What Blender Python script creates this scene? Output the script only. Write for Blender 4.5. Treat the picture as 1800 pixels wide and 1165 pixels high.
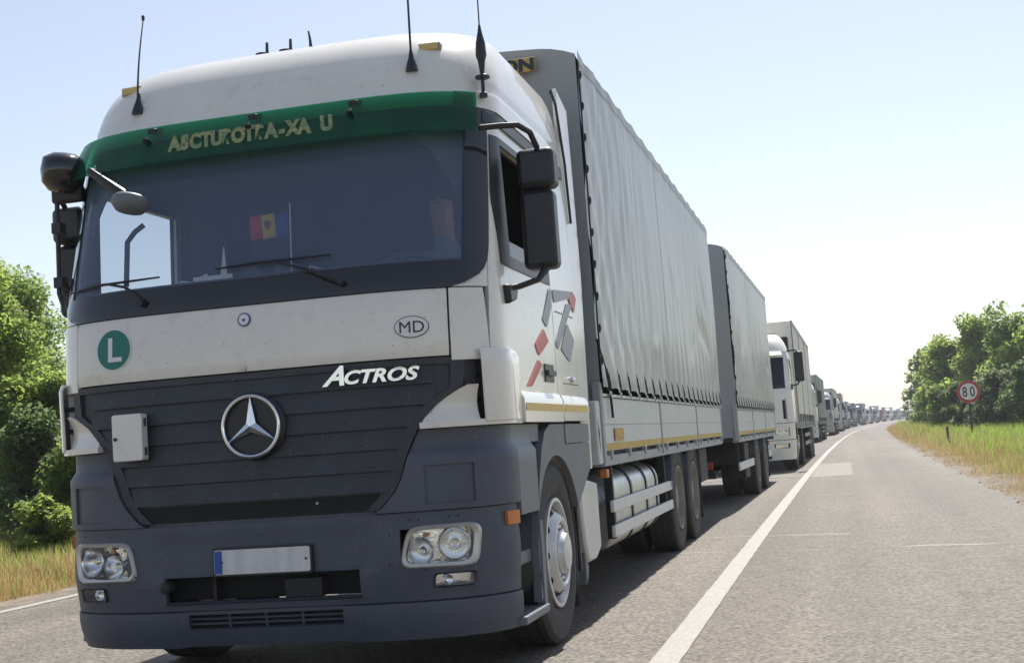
import bpy, bmesh, math, random
from mathutils import Vector, Matrix, Quaternion
from math import sin, cos, pi, sqrt, radians, atan2, exp

for o in list(bpy.data.objects): bpy.data.objects.remove(o)
sc = bpy.context.scene
COL = sc.collection

# ------------------------------------------------------------------ camera
CAM = Vector((2.9106, -6.1152, 1.1826))
YAW, PITCH, ROLL, FPX = radians(13.963), radians(4.875), radians(-4.066), 2302.2
fw = Vector((-sin(YAW)*cos(PITCH), cos(YAW)*cos(PITCH), sin(PITCH)))
rt = Vector((cos(YAW), sin(YAW), 0)); up = rt.cross(fw)
r2 = rt*cos(ROLL)+up*sin(ROLL); u2 = -rt*sin(ROLL)+up*cos(ROLL)
cd = bpy.data.cameras.new('camera'); cam = bpy.data.objects.new('camera', cd); COL.objects.link(cam)
M = Matrix((r2, u2, -fw)).transposed().to_4x4(); M.translation = CAM
cam.matrix_world = M
cd.sensor_width = 36; cd.lens = FPX/1800*36; cd.clip_end = 9000; cd.clip_start = .05
sc.camera = cam

# ------------------------------------------------------------------ sky, sun, exposure
SUN_AZ, SUN_EL = radians(2.5), radians(57)      # azimuth from +Y towards +X
w = bpy.data.worlds.new('World'); sc.world = w; w.use_nodes = True
nt = w.node_tree; nt.nodes.clear()
sky = nt.nodes.new('ShaderNodeTexSky'); sky.sky_type = 'NISHITA'; sky.sun_disc = False
sky.sun_elevation = SUN_EL; sky.sun_rotation = SUN_AZ
sky.air_density = 1.0; sky.dust_density = .65; sky.ozone_density = 2.0; sky.altitude = 0
bg = nt.nodes.new('ShaderNodeBackground'); bg.inputs[1].default_value = .086
wo = nt.nodes.new('ShaderNodeOutputWorld')
hs_ = nt.nodes.new('ShaderNodeHueSaturation'); hs_.inputs['Saturation'].default_value = .72; tn = nt.nodes.new('ShaderNodeMixRGB'); tn.blend_type = 'MULTIPLY'; tn.inputs[0].default_value = 1; tn.inputs[2].default_value = (1.02, .97, .935, 1)
nt.links.new(sky.outputs[0], hs_.inputs['Color']); nt.links.new(hs_.outputs[0], tn.inputs[1]); nt.links.new(tn.outputs[0], bg.inputs[0]); nt.links.new(bg.outputs[0], wo.inputs[0])
sd = bpy.data.lights.new('sun', 'SUN'); sd.energy = 3.9; sd.angle = radians(.53); sd.color = (1, .95, .87)
sun = bpy.data.objects.new('sun', sd); COL.objects.link(sun)
sv = Vector((sin(SUN_AZ)*cos(SUN_EL), cos(SUN_AZ)*cos(SUN_EL), sin(SUN_EL)))
sun.rotation_euler = (-sv).to_track_quat('-Z', 'Y').to_euler(); sun.location = sv*60
vs = sc.view_settings; vs.view_transform = 'Standard'; vs.look = 'None'; vs.exposure = .90; vs.gamma = 1
try: vs.use_curve_mapping = False
except Exception: pass
sc.cycles.max_bounces = 8; sc.cycles.transparent_max_bounces = 24; sc.cycles.volume_bounces = 0
sc.cycles.use_denoising = True; sc.cycles.caustics_reflective = False; sc.cycles.caustics_refractive = False
sc.cycles.sample_clamp_indirect = 6

# ------------------------------------------------------------------ materials
MATS = {}
def mat(name, rgb, rough=.5, metal=0, var=0., vscale=3., bump=0., bscale=40., coat=0., stretch=(1,1,1), rgb2=None, dist=.01, spec=.5, sss=0., dirt=0., detail=5., chips=0., chipcol=(.10, .08, .06, 1)):
    m = bpy.data.materials.new(name); m.use_nodes = True; t = m.node_tree; L = t.links.new
    b = t.nodes['Principled BSDF']
    b.inputs['Base Color'].default_value = (*rgb, 1); b.inputs['Roughness'].default_value = rough
    b.inputs['Metallic'].default_value = metal; b.inputs['Coat Weight'].default_value = coat
    b.inputs['Coat Roughness'].default_value = .08; b.inputs['Specular IOR Level'].default_value = spec
    co = t.nodes.new('ShaderNodeTexCoord'); mp = t.nodes.new('ShaderNodeMapping'); mp.inputs['Scale'].default_value = stretch
    L(co.outputs['Object'], mp.inputs[0])
    if var or rgb2:
        n = t.nodes.new('ShaderNodeTexNoise'); n.inputs['Scale'].default_value = vscale; n.inputs['Detail'].default_value = detail
        n.inputs['Roughness'].default_value = .65
        L(mp.outputs[0], n.inputs[0])
        r = t.nodes.new('ShaderNodeValToRGB'); r.color_ramp.elements[0].position = .3; r.color_ramp.elements[1].position = .7
        c2 = rgb2 or tuple(c*(1+var) for c in rgb)
        c1 = rgb if rgb2 else tuple(c*(1-var) for c in rgb)
        r.color_ramp.elements[0].color = (*c1, 1); r.color_ramp.elements[1].color = (*[min(c, 1) for c in c2], 1)
        L(n.outputs[0], r.inputs[0]); out = r.outputs[0]
        if dirt:
            n2 = t.nodes.new('ShaderNodeTexNoise'); n2.inputs['Scale'].default_value = vscale*9; n2.inputs['Detail'].default_value = 6
            L(mp.outputs[0], n2.inputs[0])
            r2_ = t.nodes.new('ShaderNodeValToRGB'); r2_.color_ramp.elements[0].position = .55; r2_.color_ramp.elements[1].position = .75
            r2_.color_ramp.elements[0].color = (0, 0, 0, 1); r2_.color_ramp.elements[1].color = (dirt, dirt, dirt, 1)
            L(n2.outputs[0], r2_.inputs[0])
            mx = t.nodes.new('ShaderNodeMixRGB'); mx.inputs[2].default_value = (.16, .13, .10, 1)
            L(r2_.outputs[0], mx.inputs[0]); L(out, mx.inputs[1]); out = mx.outputs[0]
        if chips:
            n3 = t.nodes.new('ShaderNodeTexNoise'); n3.inputs['Scale'].default_value = 85; n3.inputs['Detail'].default_value = 1; L(co.outputs['Object'], n3.inputs[0])
            r3 = t.nodes.new('ShaderNodeValToRGB'); r3.color_ramp.elements[0].position = .735; r3.color_ramp.elements[1].position = .77; r3.color_ramp.elements[0].color = (0, 0, 0, 1); r3.color_ramp.elements[1].color = (chips, chips, chips, 1); L(n3.outputs[0], r3.inputs[0])
            m3 = t.nodes.new('ShaderNodeMixRGB'); m3.inputs[2].default_value = chipcol; L(r3.outputs[0], m3.inputs[0]); L(out, m3.inputs[1]); out = m3.outputs[0]
        L(out, b.inputs['Base Color'])
    if bump:
        n = t.nodes.new('ShaderNodeTexNoise'); n.inputs['Scale'].default_value = bscale; n.inputs['Detail'].default_value = 4
        L(mp.outputs[0], n.inputs[0])
        bp = t.nodes.new('ShaderNodeBump'); bp.inputs['Strength'].default_value = bump; bp.inputs['Distance'].default_value = dist
        L(n.outputs[0], bp.inputs['Height']); L(bp.outputs[0], b.inputs['Normal'])
    MATS[name] = m
    return m

def glass(name, tint, fac=.0, rough=.02, ior=1.45, dust_veil=0., dust_veil_col=(.5, .52, .56), lucent=0.):
    m = bpy.data.materials.new(name); m.use_nodes = True; t = m.node_tree; L = t.links.new
    t.nodes.clear(); o = t.nodes.new('ShaderNodeOutputMaterial')
    tr = t.nodes.new('ShaderNodeBsdfTransparent'); tr.inputs[0].default_value = (*tint, 1)
    gl = t.nodes.new('ShaderNodeBsdfGlossy'); gl.inputs['Roughness'].default_value = rough
    fr = t.nodes.new('ShaderNodeFresnel'); fr.inputs[0].default_value = ior
    ge = t.nodes.new('ShaderNodeNewGeometry'); mr = t.nodes.new('ShaderNodeMapRange'); mr.inputs['To Min'].default_value = ior; mr.inputs['To Max'].default_value = 1/ior
    L(ge.outputs['Backfacing'], mr.inputs[0]); L(mr.outputs[0], fr.inputs[0])      # same sheet reflectance from both sides
    mx = t.nodes.new('ShaderNodeMixShader'); L(fr.outputs[0], mx.inputs[0]); L(tr.outputs[0], mx.inputs[1]); L(gl.outputs[0], mx.inputs[2])
    last = mx
    if lucent:
        tl = t.nodes.new('ShaderNodeBsdfTranslucent'); tl.inputs[0].default_value = (*dust_veil_col, 1); m3 = t.nodes.new('ShaderNodeMixShader'); m3.inputs[0].default_value = lucent
        L(mx.outputs[0], m3.inputs[1]); L(tl.outputs[0], m3.inputs[2]); last = mx = m3
    if dust_veil:
        df = t.nodes.new('ShaderNodeBsdfDiffuse'); df.inputs[0].default_value = (*dust_veil_col, 1)
        m2 = t.nodes.new('ShaderNodeMixShader'); m2.inputs[0].default_value = dust_veil
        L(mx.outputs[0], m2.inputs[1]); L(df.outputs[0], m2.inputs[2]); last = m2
    L(last.outputs[0], o.inputs[0]); MATS[name] = m
    return m

def leafmat(name, c1, c2, scale=1.2, trans=.45):
    m = bpy.data.materials.new(name); m.use_nodes = True; t = m.node_tree; L = t.links.new
    t.nodes.clear(); o = t.nodes.new('ShaderNodeOutputMaterial')
    co = t.nodes.new('ShaderNodeTexCoord'); n = t.nodes.new('ShaderNodeTexNoise'); n.inputs['Scale'].default_value = scale; n.inputs['Detail'].default_value = 8
    n.inputs['Roughness'].default_value = .75
    L(co.outputs['Object'], n.inputs[0])
    r = t.nodes.new('ShaderNodeValToRGB'); r.color_ramp.elements[0].position = .35; r.color_ramp.elements[1].position = .65
    r.color_ramp.elements[0].color = (*c1, 1); r.color_ramp.elements[1].color = (*c2, 1); L(n.outputs[0], r.inputs[0])
    d = t.nodes.new('ShaderNodeBsdfPrincipled'); d.inputs['Roughness'].default_value = .55; d.inputs['Specular IOR Level'].default_value = .3
    tl = t.nodes.new('ShaderNodeBsdfTranslucent'); mx = t.nodes.new('ShaderNodeMixShader'); mx.inputs[0].default_value = trans
    L(r.outputs[0], d.inputs['Base Color'])
    hs = t.nodes.new('ShaderNodeHueSaturation'); hs.inputs['Value'].default_value = 2.0; hs.inputs['Saturation'].default_value = .95; L(r.outputs[0], hs.inputs['Color']); L(hs.outputs[0], tl.inputs[0])
    L(d.outputs[0], mx.inputs[1]); L(tl.outputs[0], mx.inputs[2]); L(mx.outputs[0], o.inputs[0]); MATS[name] = m
    return m

mat('cab_white', (.79, .77, .72), .28, var=.05, vscale=1.5, coat=.6, dirt=.13, chips=.7)
mat('cab_white2', (.80, .79, .76), .3, var=.03, vscale=2, coat=.5, dirt=.08)
mat('plastic', (.074, .085, .118), .5, var=.16, vscale=2.5, bump=.15, bscale=300, dist=.002, dirt=.26, chips=.6, chipcol=(.30, .28, .25, 1))
mat('plastic_side_lit', (.15, .17, .195), .5, var=.14, vscale=2.5, bump=.1, bscale=250, dist=.002, dirt=.22)  # lit copy of plastic: side light painted in as a lighter tone
mat('grille', (.032, .036, .048), .5, var=.25, vscale=6, dirt=.08, chips=.6, chipcol=(.35, .33, .3, 1))
mat('black', (.014, .016, .022), .42, var=.2, vscale=6)
mat('gloss_black', (.012, .013, .017), .12, coat=.5)
mat('rubber', (.045, .044, .043), .8, var=.3, vscale=7, bump=.2, bscale=60, dirt=.25)
mat('chassis', (.02, .02, .022), .7, var=.3, vscale=4, dirt=.3)
mat('dark', (.008, .009, .012), .8)
mat('interior', (.035, .036, .042), .8, var=.1)
mat('interior_pale', (.11, .11, .12), .8, var=.1)
mat('chrome', (.82, .83, .85), .16, metal=1, var=.05, vscale=30)
mat('reflector', (.9, .9, .92), .12, metal=1, bump=.25, bscale=60, dist=.006)
mat('bezel', (.62, .60, .56), .3, metal=.3, var=.06)
mat('rim_silver', (.62, .63, .64), .38, metal=.35, var=.08, vscale=8, dirt=.25)
mat('rim_dusty', (.30, .28, .25), .7, var=.2, vscale=8, dirt=.3)
mat('aluminium', (.55, .56, .57), .36, metal=.75, var=.12, vscale=3, bump=.1, bscale=12)
mat('tarp', (.415, .44, .435), .42, var=.13, vscale=2.2, stretch=(1, 1.6, .28), bump=.55, bscale=6, dist=.02, dirt=.30, coat=.15)
mat('tarp_seam', (.395, .42, .415), .45, var=.13, vscale=2.2, stretch=(1, 1.6, .28), dirt=.2)
mat('tarp_front', (.31, .33, .35), .5, var=.07, vscale=2.2, stretch=(1, 1, .3), bump=.3, bscale=5, dist=.02)
mat('board', (.62, .66, .65), .42, var=.05, vscale=3, stretch=(1, .4, 1), dirt=.16)
mat('frame_grey', (.36, .38, .40), .5, var=.1, dirt=.3)
mat('rail_white', (.74, .74, .73), .45, var=.05, vscale=4, dirt=.25)
mat('yellow', (.55, .38, .06), .5, var=.12, vscale=6, dirt=.2)
mat('sign_yellow', (.40, .29, .07), .5, var=.2, vscale=8)
mat('yellow_tape', (.62, .41, .05), .35, var=.08)
mat('orange', (.62, .20, .05), .35)
mat('placard', (.55, .27, .06), .5, var=.1)
mat('decal_red', (.55, .065, .05), .4, var=.05)
mat('decal_grey', (.25, .27, .31), .4, var=.05)
mat('decal_green', (.0, .17, .135), .35)
mat('decal_white', (.78, .79, .80), .4)
mat('decal_black', (.015, .017, .025), .4)
mat('decal_blue', (.08, .14, .30), .3)
mat('plate_blue', (.02, .08, .35), .35)
mat('plate_white', (.66, .66, .68), .3, var=.18, vscale=14, stretch=(1, 1, .2))
mat('text_yellow', (.07, .16, .08), .5, rgb2=(.42, .41, .17), vscale=45)
mat('skin', (.34, .20, .14), .55)
mat('hair', (.03, .02, .015), .7)
mat('shirt', (.16, .19, .25), .8)
mat('paper', (.85, .87, .85), .7)
mat('flag_blue', (.02, .05, .30), .7); mat('flag_yellow', (.75, .52, .03), .7); mat('flag_red', (.62, .02, .03), .7); mat('flag_brown', (.10, .06, .03), .7)
mat('amber', (.62, .45, .14), .25, coat=.5)
glass('windshield', (.86, .89, .93), ior=1.5, dust_veil=.24, dust_veil_col=(.30, .40, .64))  # bluish diffuse share: glass dust plus a painted veil of reflected sky
glass('side_glass', (.84, .88, .90), ior=1.5, dust_veil=.02)
glass('lens', (.93, .95, .96), ior=1.4, dust_veil=.05, dust_veil_col=(.8, .8, .8))
glass('visor', (.06, .62, .38), ior=1.5, rough=.06, dust_veil=.06, dust_veil_col=(.008, .36, .21), lucent=.13)
mat('cable', (.015, .015, .017), .6)
mat('bark', (.10, .08, .06), .9, var=.3, vscale=8, bump=.6, bscale=20)

# ------------------------------------------------------------------ mesh helpers
class MB:
    def __init__(s): s.v = []; s.f = []
    def add(s, vs, fs):
        n = len(s.v); s.v += [tuple(p) for p in vs]; s.f += [tuple(i+n for i in f) for f in fs]; return s
    def box(s, x0, x1, y0, y1, z0, z1):
        return s.add([(x, y, z) for z in (z0, z1) for y in (y0, y1) for x in (x0, x1)],
              [(0,2,3,1),(4,5,7,6),(0,1,5,4),(1,3,7,5),(3,2,6,7),(2,0,4,6)])
    def bar(s, a, b, wx, wz):           # box section between two points
        a, b = Vector(a), Vector(b); d = (b-a).normalized()
        h = Vector((0, 0, 1)) if abs(d.z) < .95 else Vector((0, 1, 0))
        x = d.cross(h).normalized()*wx/2; z = x.normalized().cross(d)*wz/2
        vs = []
        for p in (a, b): vs += [p-x-z, p+x-z, p+x+z, p-x+z]
        return s.add(vs, [(3,2,1,0),(4,5,6,7),(0,1,5,4),(1,2,6,5),(2,3,7,6),(3,0,4,7)])
    def tube(s, pts, r, n=8, cap=True):
        pts = [Vector(p) for p in pts]; rs = r if isinstance(r, (list, tuple)) else [r]*len(pts)
        prev = None; base = len(s.v)
        for i, p in enumerate(pts):
            d = (pts[min(i+1, len(pts)-1)]-pts[max(i-1, 0)]).normalized()
            if prev is None:
                h = Vector((0, 0, 1)) if abs(d.z) < .9 else Vector((1, 0, 0)); x = d.cross(h).normalized()
            else: x = (prev-d*prev.dot(d)).normalized()
            prev = x; y = d.cross(x)
            s.v += [tuple(p+(x*cos(2*pi*k/n)+y*sin(2*pi*k/n))*rs[i]) for k in range(n)]
        for i in range(len(pts)-1):
            for k in range(n):
                a = base+i*n+k; b = base+i*n+(k+1) % n; s.f.append((a, b, b+n, a+n))
        if cap:
            s.f.append(tuple(base+k for k in range(n))[::-1]); e = base+(len(pts)-1)*n; s.f.append(tuple(e+k for k in range(n)))
        return s
    def lathe(s, prof, c, axis, n=24, cap=True, bowl=False):
        a = Vector(axis).normalized(); h = Vector((0, 0, 1)) if abs(a.z) < .9 else Vector((1, 0, 0))
        x = a.cross(h).normalized(); y = a.cross(x); c = Vector(c); base = len(s.v)
        for r, t in prof:
            s.v += [tuple(c+a*t+(x*cos(2*pi*k/n)+y*sin(2*pi*k/n))*r) for k in range(n)]
        for i in range(len(prof)-1):
            for k in range(n):
                p = base+i*n+k; q = base+i*n+(k+1) % n; s.f.append((p, q, q+n, p+n))
        if cap:
            if not bowl: s.f.append(tuple(base+k for k in range(n))[::-1])
            e = base+(len(prof)-1)*n; s.f.append(tuple(e+k for k in range(n)))
        return s
    def prism(s, poly, vec):
        n = len(poly); v = Vector(vec); P = [Vector(p) for p in poly]
        return s.add(P+[p+v for p in P], [tuple(range(n))[::-1], tuple(range(n, 2*n))]+[(i, (i+1) % n, (i+1) % n+n, i+n) for i in range(n)])
    def grid(s, rows):
        n = len(rows[0]); base = len(s.v)
        for r in rows: s.v += [tuple(p) for p in r]
        for i in range(len(rows)-1):
            for k in range(n-1):
                a = base+i*n+k; s.f.append((a, a+1, a+n+1, a+n))
        return s
    def mesh(s, name, m, smooth=35):
        me = bpy.data.meshes.new(name); me.from_pydata(s.v, [], s.f); me.materials.append(MATS[m]); me.update()
        if smooth:
            me.polygons.foreach_set('use_smooth', [True]*len(me.polygons)); me.set_sharp_from_angle(angle=radians(smooth))
        return me
    def build(s, name, m, parent=None, smooth=35, bevel=0, solid=0, recalc=True):
        me = s.mesh(name, m, 0)
        if recalc:
            bm = bmesh.new(); bm.from_mesh(me); bmesh.ops.recalc_face_normals(bm, faces=bm.faces); bm.to_mesh(me); bm.free()
        if smooth:
            me.polygons.foreach_set('use_smooth', [True]*len(me.polygons)); me.set_sharp_from_angle(angle=radians(smooth))
        o = bpy.data.objects.new(name, me); COL.objects.link(o); o.parent = parent
        if bevel:
            b = o.modifiers.new('bevel', 'BEVEL'); b.width = bevel; b.segments = 2; b.limit_method = 'ANGLE'; b.angle_limit = radians(40)
        if solid:
            b = o.modifiers.new('solid', 'SOLIDIFY'); b.thickness = solid
        return o

def tag(o, label=None, cat=None, group=None, kind=None):
    if label: o['label'] = label
    if cat: o['category'] = cat
    if group: o['group'] = group
    if kind: o['kind'] = kind
    return o
def thing(name, label, cat, loc=(0,0,0), rz=0, group=None):
    o = bpy.data.objects.new(name, None); COL.objects.link(o); o.location = loc; o.rotation_euler = (0, 0, rz); o.empty_display_size = .3
    return tag(o, label, cat, group)
def copy_tree(o, parent=None):
    c = o.copy(); COL.objects.link(c); c.parent = parent
    for ch in list(o.children): copy_tree(ch, c)
    return c
def inst(o, parent, loc, rz=0):
    c = copy_tree(o, parent); c.location = loc; c.rotation_euler = (0, 0, rz); return c
def text_verts(s, size=1, shear=0, off=0, font=None, sx=1):
    cu = bpy.data.curves.new('t', 'FONT'); cu.body = s; cu.size = size; cu.shear = shear; cu.offset = off; cu.align_x = 'CENTER'; cu.resolution_u = 4
    ob = bpy.data.objects.new('t', cu); COL.objects.link(ob)
    me = bpy.data.meshes.new_from_object(ob.evaluated_get(bpy.context.evaluated_depsgraph_get()))
    vs = [(v.co.x*sx, v.co.y) for v in me.vertices]; fs = [tuple(p.vertices) for p in me.polygons]
    bpy.data.objects.remove(ob); bpy.data.curves.remove(cu); bpy.data.meshes.remove(me)
    return vs, fs
def interp(tab, z):
    if z <= tab[0][0]: return tab[0][1]
    for i in range(len(tab)-1):
        a, b = tab[i], tab[i+1]
        if z <= b[0]:
            def sl(j):
                if j <= 0 or j >= len(tab)-1: return None
                return (tab[j+1][1]-tab[j-1][1])/(tab[j+1][0]-tab[j-1][0])
            h = b[0]-a[0]; d = (b[1]-a[1])/h; m0 = sl(i); m1 = sl(i+1)
            m0 = d if m0 is None else m0; m1 = d if m1 is None else m1
            if d == 0: m0 = m1 = 0
            else:
                m0 = max(min(m0/d, 3), 0)*d; m1 = max(min(m1/d, 3), 0)*d
            t = (z-a[0])/h; t2 = t*t; t3 = t2*t
            return (2*t3-3*t2+1)*a[1]+(t3-2*t2+t)*h*m0+(-2*t3+3*t2)*b[1]+(t3-t2)*h*m1
    return tab[-1][1]
def frange(a, b, n): return [a+(b-a)*i/n for i in range(n+1)]
def rrect(x0, x1, y0, y1, r, n=5):
    P = []
    for cx, cy, a in ((x1-r, y1-r, 0), (x0+r, y1-r, 90), (x0+r, y0+r, 180), (x1-r, y0+r, 270)):
        P += [(cx+r*cos(radians(a+90*k/n)), cy+r*sin(radians(a+90*k/n))) for k in range(n+1)]
    return P
def rpoly(pts, r, n=4):
    out = []; N = len(pts)
    for i in range(N):
        p = Vector(pts[i]).to_2d(); a = Vector(pts[i-1]).to_2d(); b = Vector(pts[(i+1) % N]).to_2d()
        da = (a-p); db = (b-p); ra = min(r, da.length*.45); rb = min(r, db.length*.45)
        s = p+da.normalized()*ra; e = p+db.normalized()*rb
        for k in range(n+1):
            t = k/n; q = s*(1-t)**2+p*2*t*(1-t)+e*t*t; out.append((q.x, q.y))
    return out

# ------------------------------------------------------------------ curved cab skins
class Skin:
    """horizontal section of a cab at height z: rounded front of half width W, nose Y0, corner depth D, then straight sides"""
    def __init__(s, W, Y0, D, N=((0, 3.0), (5, 3.0))): s.W, s.Y0, s.D, s.N = W, Y0, D, N; s.c = {}
    def sec(s, z):
        k = round(z, 4)
        if k not in s.c:
            w, y0, d, ex = interp(s.W, z), interp(s.Y0, z), interp(s.D, z), 2/interp(s.N, z)
            T = [(0, 0, y0)]; N = 90
            for i in range(1, N+1):
                t = (i/N)**1.6*pi/2; x = w*sin(t)**ex; y = y0+d*(1-cos(t))
                p = T[-1]; T.append((p[0]+sqrt((x-p[1])**2+(y-p[2])**2), x, y))
            s.c[k] = T
        return s.c[k]
    def pt(s, l, z):
        T = s.sec(z); a = abs(l); sg = 1 if l >= 0 else -1
        if a >= T[-1][0]: return Vector((sg*T[-1][1], T[-1][2]+a-T[-1][0], z))
        lo, hi = 0, len(T)-1
        while hi-lo > 1:
            m = (lo+hi)//2
            if T[m][0] <= a: lo = m
            else: hi = m
        p, q = T[lo], T[hi]; t = (a-p[0])/max(q[0]-p[0], 1e-9)
        return Vector((sg*(p[1]+(q[1]-p[1])*t), p[2]+(q[2]-p[2])*t, z))
    def q(s, spec, z):          # |spec|<5: x on the front;  +-(10+Y): Y on the side
        T = s.sec(z); sg = 1 if spec >= 0 else -1; a = abs(spec)
        j, v = (1, a) if a < 5 else (2, a-10)
        if v <= T[0][j]: return 0
        for i in range(len(T)-1):
            if v <= T[i+1][j]:
                t = (v-T[i][j])/max(T[i+1][j]-T[i][j], 1e-9); return sg*(T[i][0]+(T[i+1][0]-T[i][0])*t)
        return sg*(T[-1][0]+(v-T[-1][2] if j == 2 else 0))
    def nrm(s, l, z):
        e = .004; a = s.pt(l+e, z)-s.pt(l-e, z); b = s.pt(l, z+e)-s.pt(l, z-e)
        n = a.cross(b)
        return n.normalized()
    def S(s, x, z, off=0):
        l = s.q(x, z); return s.pt(l, z)+s.nrm(l, z)*off
    def shell(s, name, zs, specs, m, parent, off=0, th=.02, holes=(), step=.07, smooth=40, zstep=.07, slab=True):
        Z = []
        for a, b in zip(zs[:-1], zs[1:]):
            n = max(1, int(math.ceil((b-a)/zstep))); Z += [a+(b-a)*i/n for i in range(n)]
        Z.append(zs[-1])
        sp = (specs if callable(specs) else (lambda z: specs)); k0 = sp(zs[0]); cnt = []
        for i in range(len(k0)-1):
            cnt.append(max(1, int(math.ceil(max(abs(s.q(sp(z)[i+1], z)-s.q(sp(z)[i], z)) for z in (zs[0], zs[-1]))/step))))
        rows = []; Ls = []
        for z in Z:
            K = [s.q(v, z) for v in sp(z)]; l = []
            for i, n in enumerate(cnt): l += [K[i]+(K[i+1]-K[i])*j/n for j in range(n)]
            l.append(K[-1]); Ls.append(l)
        mb = MB(); n = len(Ls[0]); R = len(Z)
        for lay in (0, 1):
            for j, z in enumerate(Z):
                for l in Ls[j]:
                    o = off(l, z) if callable(off) else off
                    mb.v.append(tuple(s.pt(l, z)+s.nrm(l, z)*(o-(th if lay else 0))))
        keep = {}
        for j in range(R-1):
            for i in range(n-1):
                zc = (Z[j]+Z[j+1])/2; lc = (Ls[j][i]+Ls[j][i+1]+Ls[j+1][i]+Ls[j+1][i+1])/4; ok = True
                for h in holes:
                    if h[2] < zc < h[3] and s.q(h[0], zc) < lc < s.q(h[1], zc): ok = False
                keep[(i, j)] = ok
        O = n*R
        for (i, j), ok in keep.items():
            if not ok: continue
            a, b, c, d = j*n+i, j*n+i+1, (j+1)*n+i+1, (j+1)*n+i
            mb.f.append((a, b, c, d))
            if slab:
                mb.f.append((d+O, c+O, b+O, a+O))
                for (di, dj, p, q_) in ((0, -1, a, b), (1, 0, b, c), (0, 1, c, d), (-1, 0, d, a)):
                    if not keep.get((i+di, j+dj), False): mb.f.append((q_, p, p+O, q_+O))
        o = mb.build(name, m, parent, smooth=smooth, recalc=False)
        bm = bmesh.new(); bm.from_mesh(o.data); bmesh.ops.delete(bm, geom=[v for v in bm.verts if not v.link_faces], context='VERTS'); bm.to_mesh(o.data); bm.free()
        return o
    def patch(s, name, poly, m, parent, off=.004, th=0, back=None, smooth=40):   # polygon of (x,z)
        c = (sum(p[0] for p in poly)/len(poly), sum(p[1] for p in poly)/len(poly)); mb = MB(); n = len(poly)
        vs = [s.S(*c, off)]+[s.S((p[0]+c[0])/2, (p[1]+c[1])/2, off) for p in poly]+[s.S(*p, off) for p in poly]
        fs = [(0, 1+i, 1+(i+1) % n) for i in range(n)]+[(1+i, 1+n+i, 1+n+(i+1) % n, 1+(i+1) % n) for i in range(n)]
        if th:
            vs += [s.S(*p, off-th) for p in poly]; fs += [(1+n+i, 1+2*n+i, 1+2*n+(i+1) % n, 1+n+(i+1) % n) for i in range(n)]
        return mb.add(vs, fs).build(name, m, parent, smooth=smooth)
    def ring(s, name, outer, inner, m, parent, o1=.02, o2=.005, base=-.03, smooth=40):
        n = len(outer); mb = MB(); mid = [((a[0]*.6+b[0]*.4), (a[1]*.6+b[1]*.4)) for a, b in zip(outer, inner)]
        loops = [(outer, base), (outer, o1*.5), (mid, o1), (inner, o2), (inner, base)]
        for P, o in loops: mb.v += [tuple(s.S(*p, o)) for p in P]
        for k in range(len(loops)-1):
            for i in range(n): mb.f.append((k*n+i, k*n+(i+1) % n, (k+1)*n+(i+1) % n, (k+1)*n+i))
        return mb.build(name, m, parent, smooth=smooth)
    def text(s, name, txt, x, z, m, parent, size, shear=0, sx=1, off=.006, toff=0, th=.008):
        vs, fs = text_verts(txt, size, shear, toff, sx=sx); mb = MB()
        mb.add([s.S(x+u, z+v, off) for u, v in vs], fs)
        o = mb.build(name, m, parent, smooth=0, recalc=False)
        if th:
            b = o.modifiers.new('solid', 'SOLIDIFY'); b.thickness = th; b.offset = -1
        return o

def circle(cx, cy, rx, ry, n=32): return [(cx+rx*cos(2*pi*k/n), cy+ry*sin(2*pi*k/n)) for k in range(n)]

def arch_panel(x, th, cy, cz, ry, rz, bound, a0, a1, n=24):      # side panel with a round wheel opening
    mb = MB(); In, Out = [], []
    def hit(a):
        d = (cos(a), sin(a)); best = 0
        for p, q in zip(bound[:-1], bound[1:]):
            ex, ey = q[0]-p[0], q[1]-p[1]; den = d[0]*ey-d[1]*ex
            if abs(den) < 1e-9: continue
            t = ((p[0]-cy)*ey-(p[1]-cz)*ex)/den; u = ((p[0]-cy)*d[1]-(p[1]-cz)*d[0])/den
            if t > 0 and -1e-6 <= u <= 1+1e-6: best = max(best, t)
        return (cy+d[0]*best, cz+d[1]*best)
    angs = sorted([radians(a0+(a1-a0)*k/n) for k in range(n+1)]+[atan2(p[1]-cz, p[0]-cy) % (2*pi) for p in bound[1:-1] if radians(min(a0, a1)) < atan2(p[1]-cz, p[0]-cy) % (2*pi) < radians(max(a0, a1))])
    for a in angs: In.append((cy+ry*cos(a), cz+rz*sin(a))); Out.append(hit(a))
    m = len(angs)
    for X in (x, x+th): mb.v += [(X, *p) for p in In]+[(X, *p) for p in Out]
    for i in range(m-1):
        mb.f += [(i, i+1, m+i+1, m+i), (2*m+i, 3*m+i, 3*m+i+1, 2*m+i+1), (i, 2*m+i, 2*m+i+1, i+1), (m+i, m+i+1, 3*m+i+1, 3*m+i)]
    mb.f += [(0, m, 3*m, 2*m), (m-1, 3*m-1, 4*m-1, 2*m-1)]
    return mb

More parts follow.
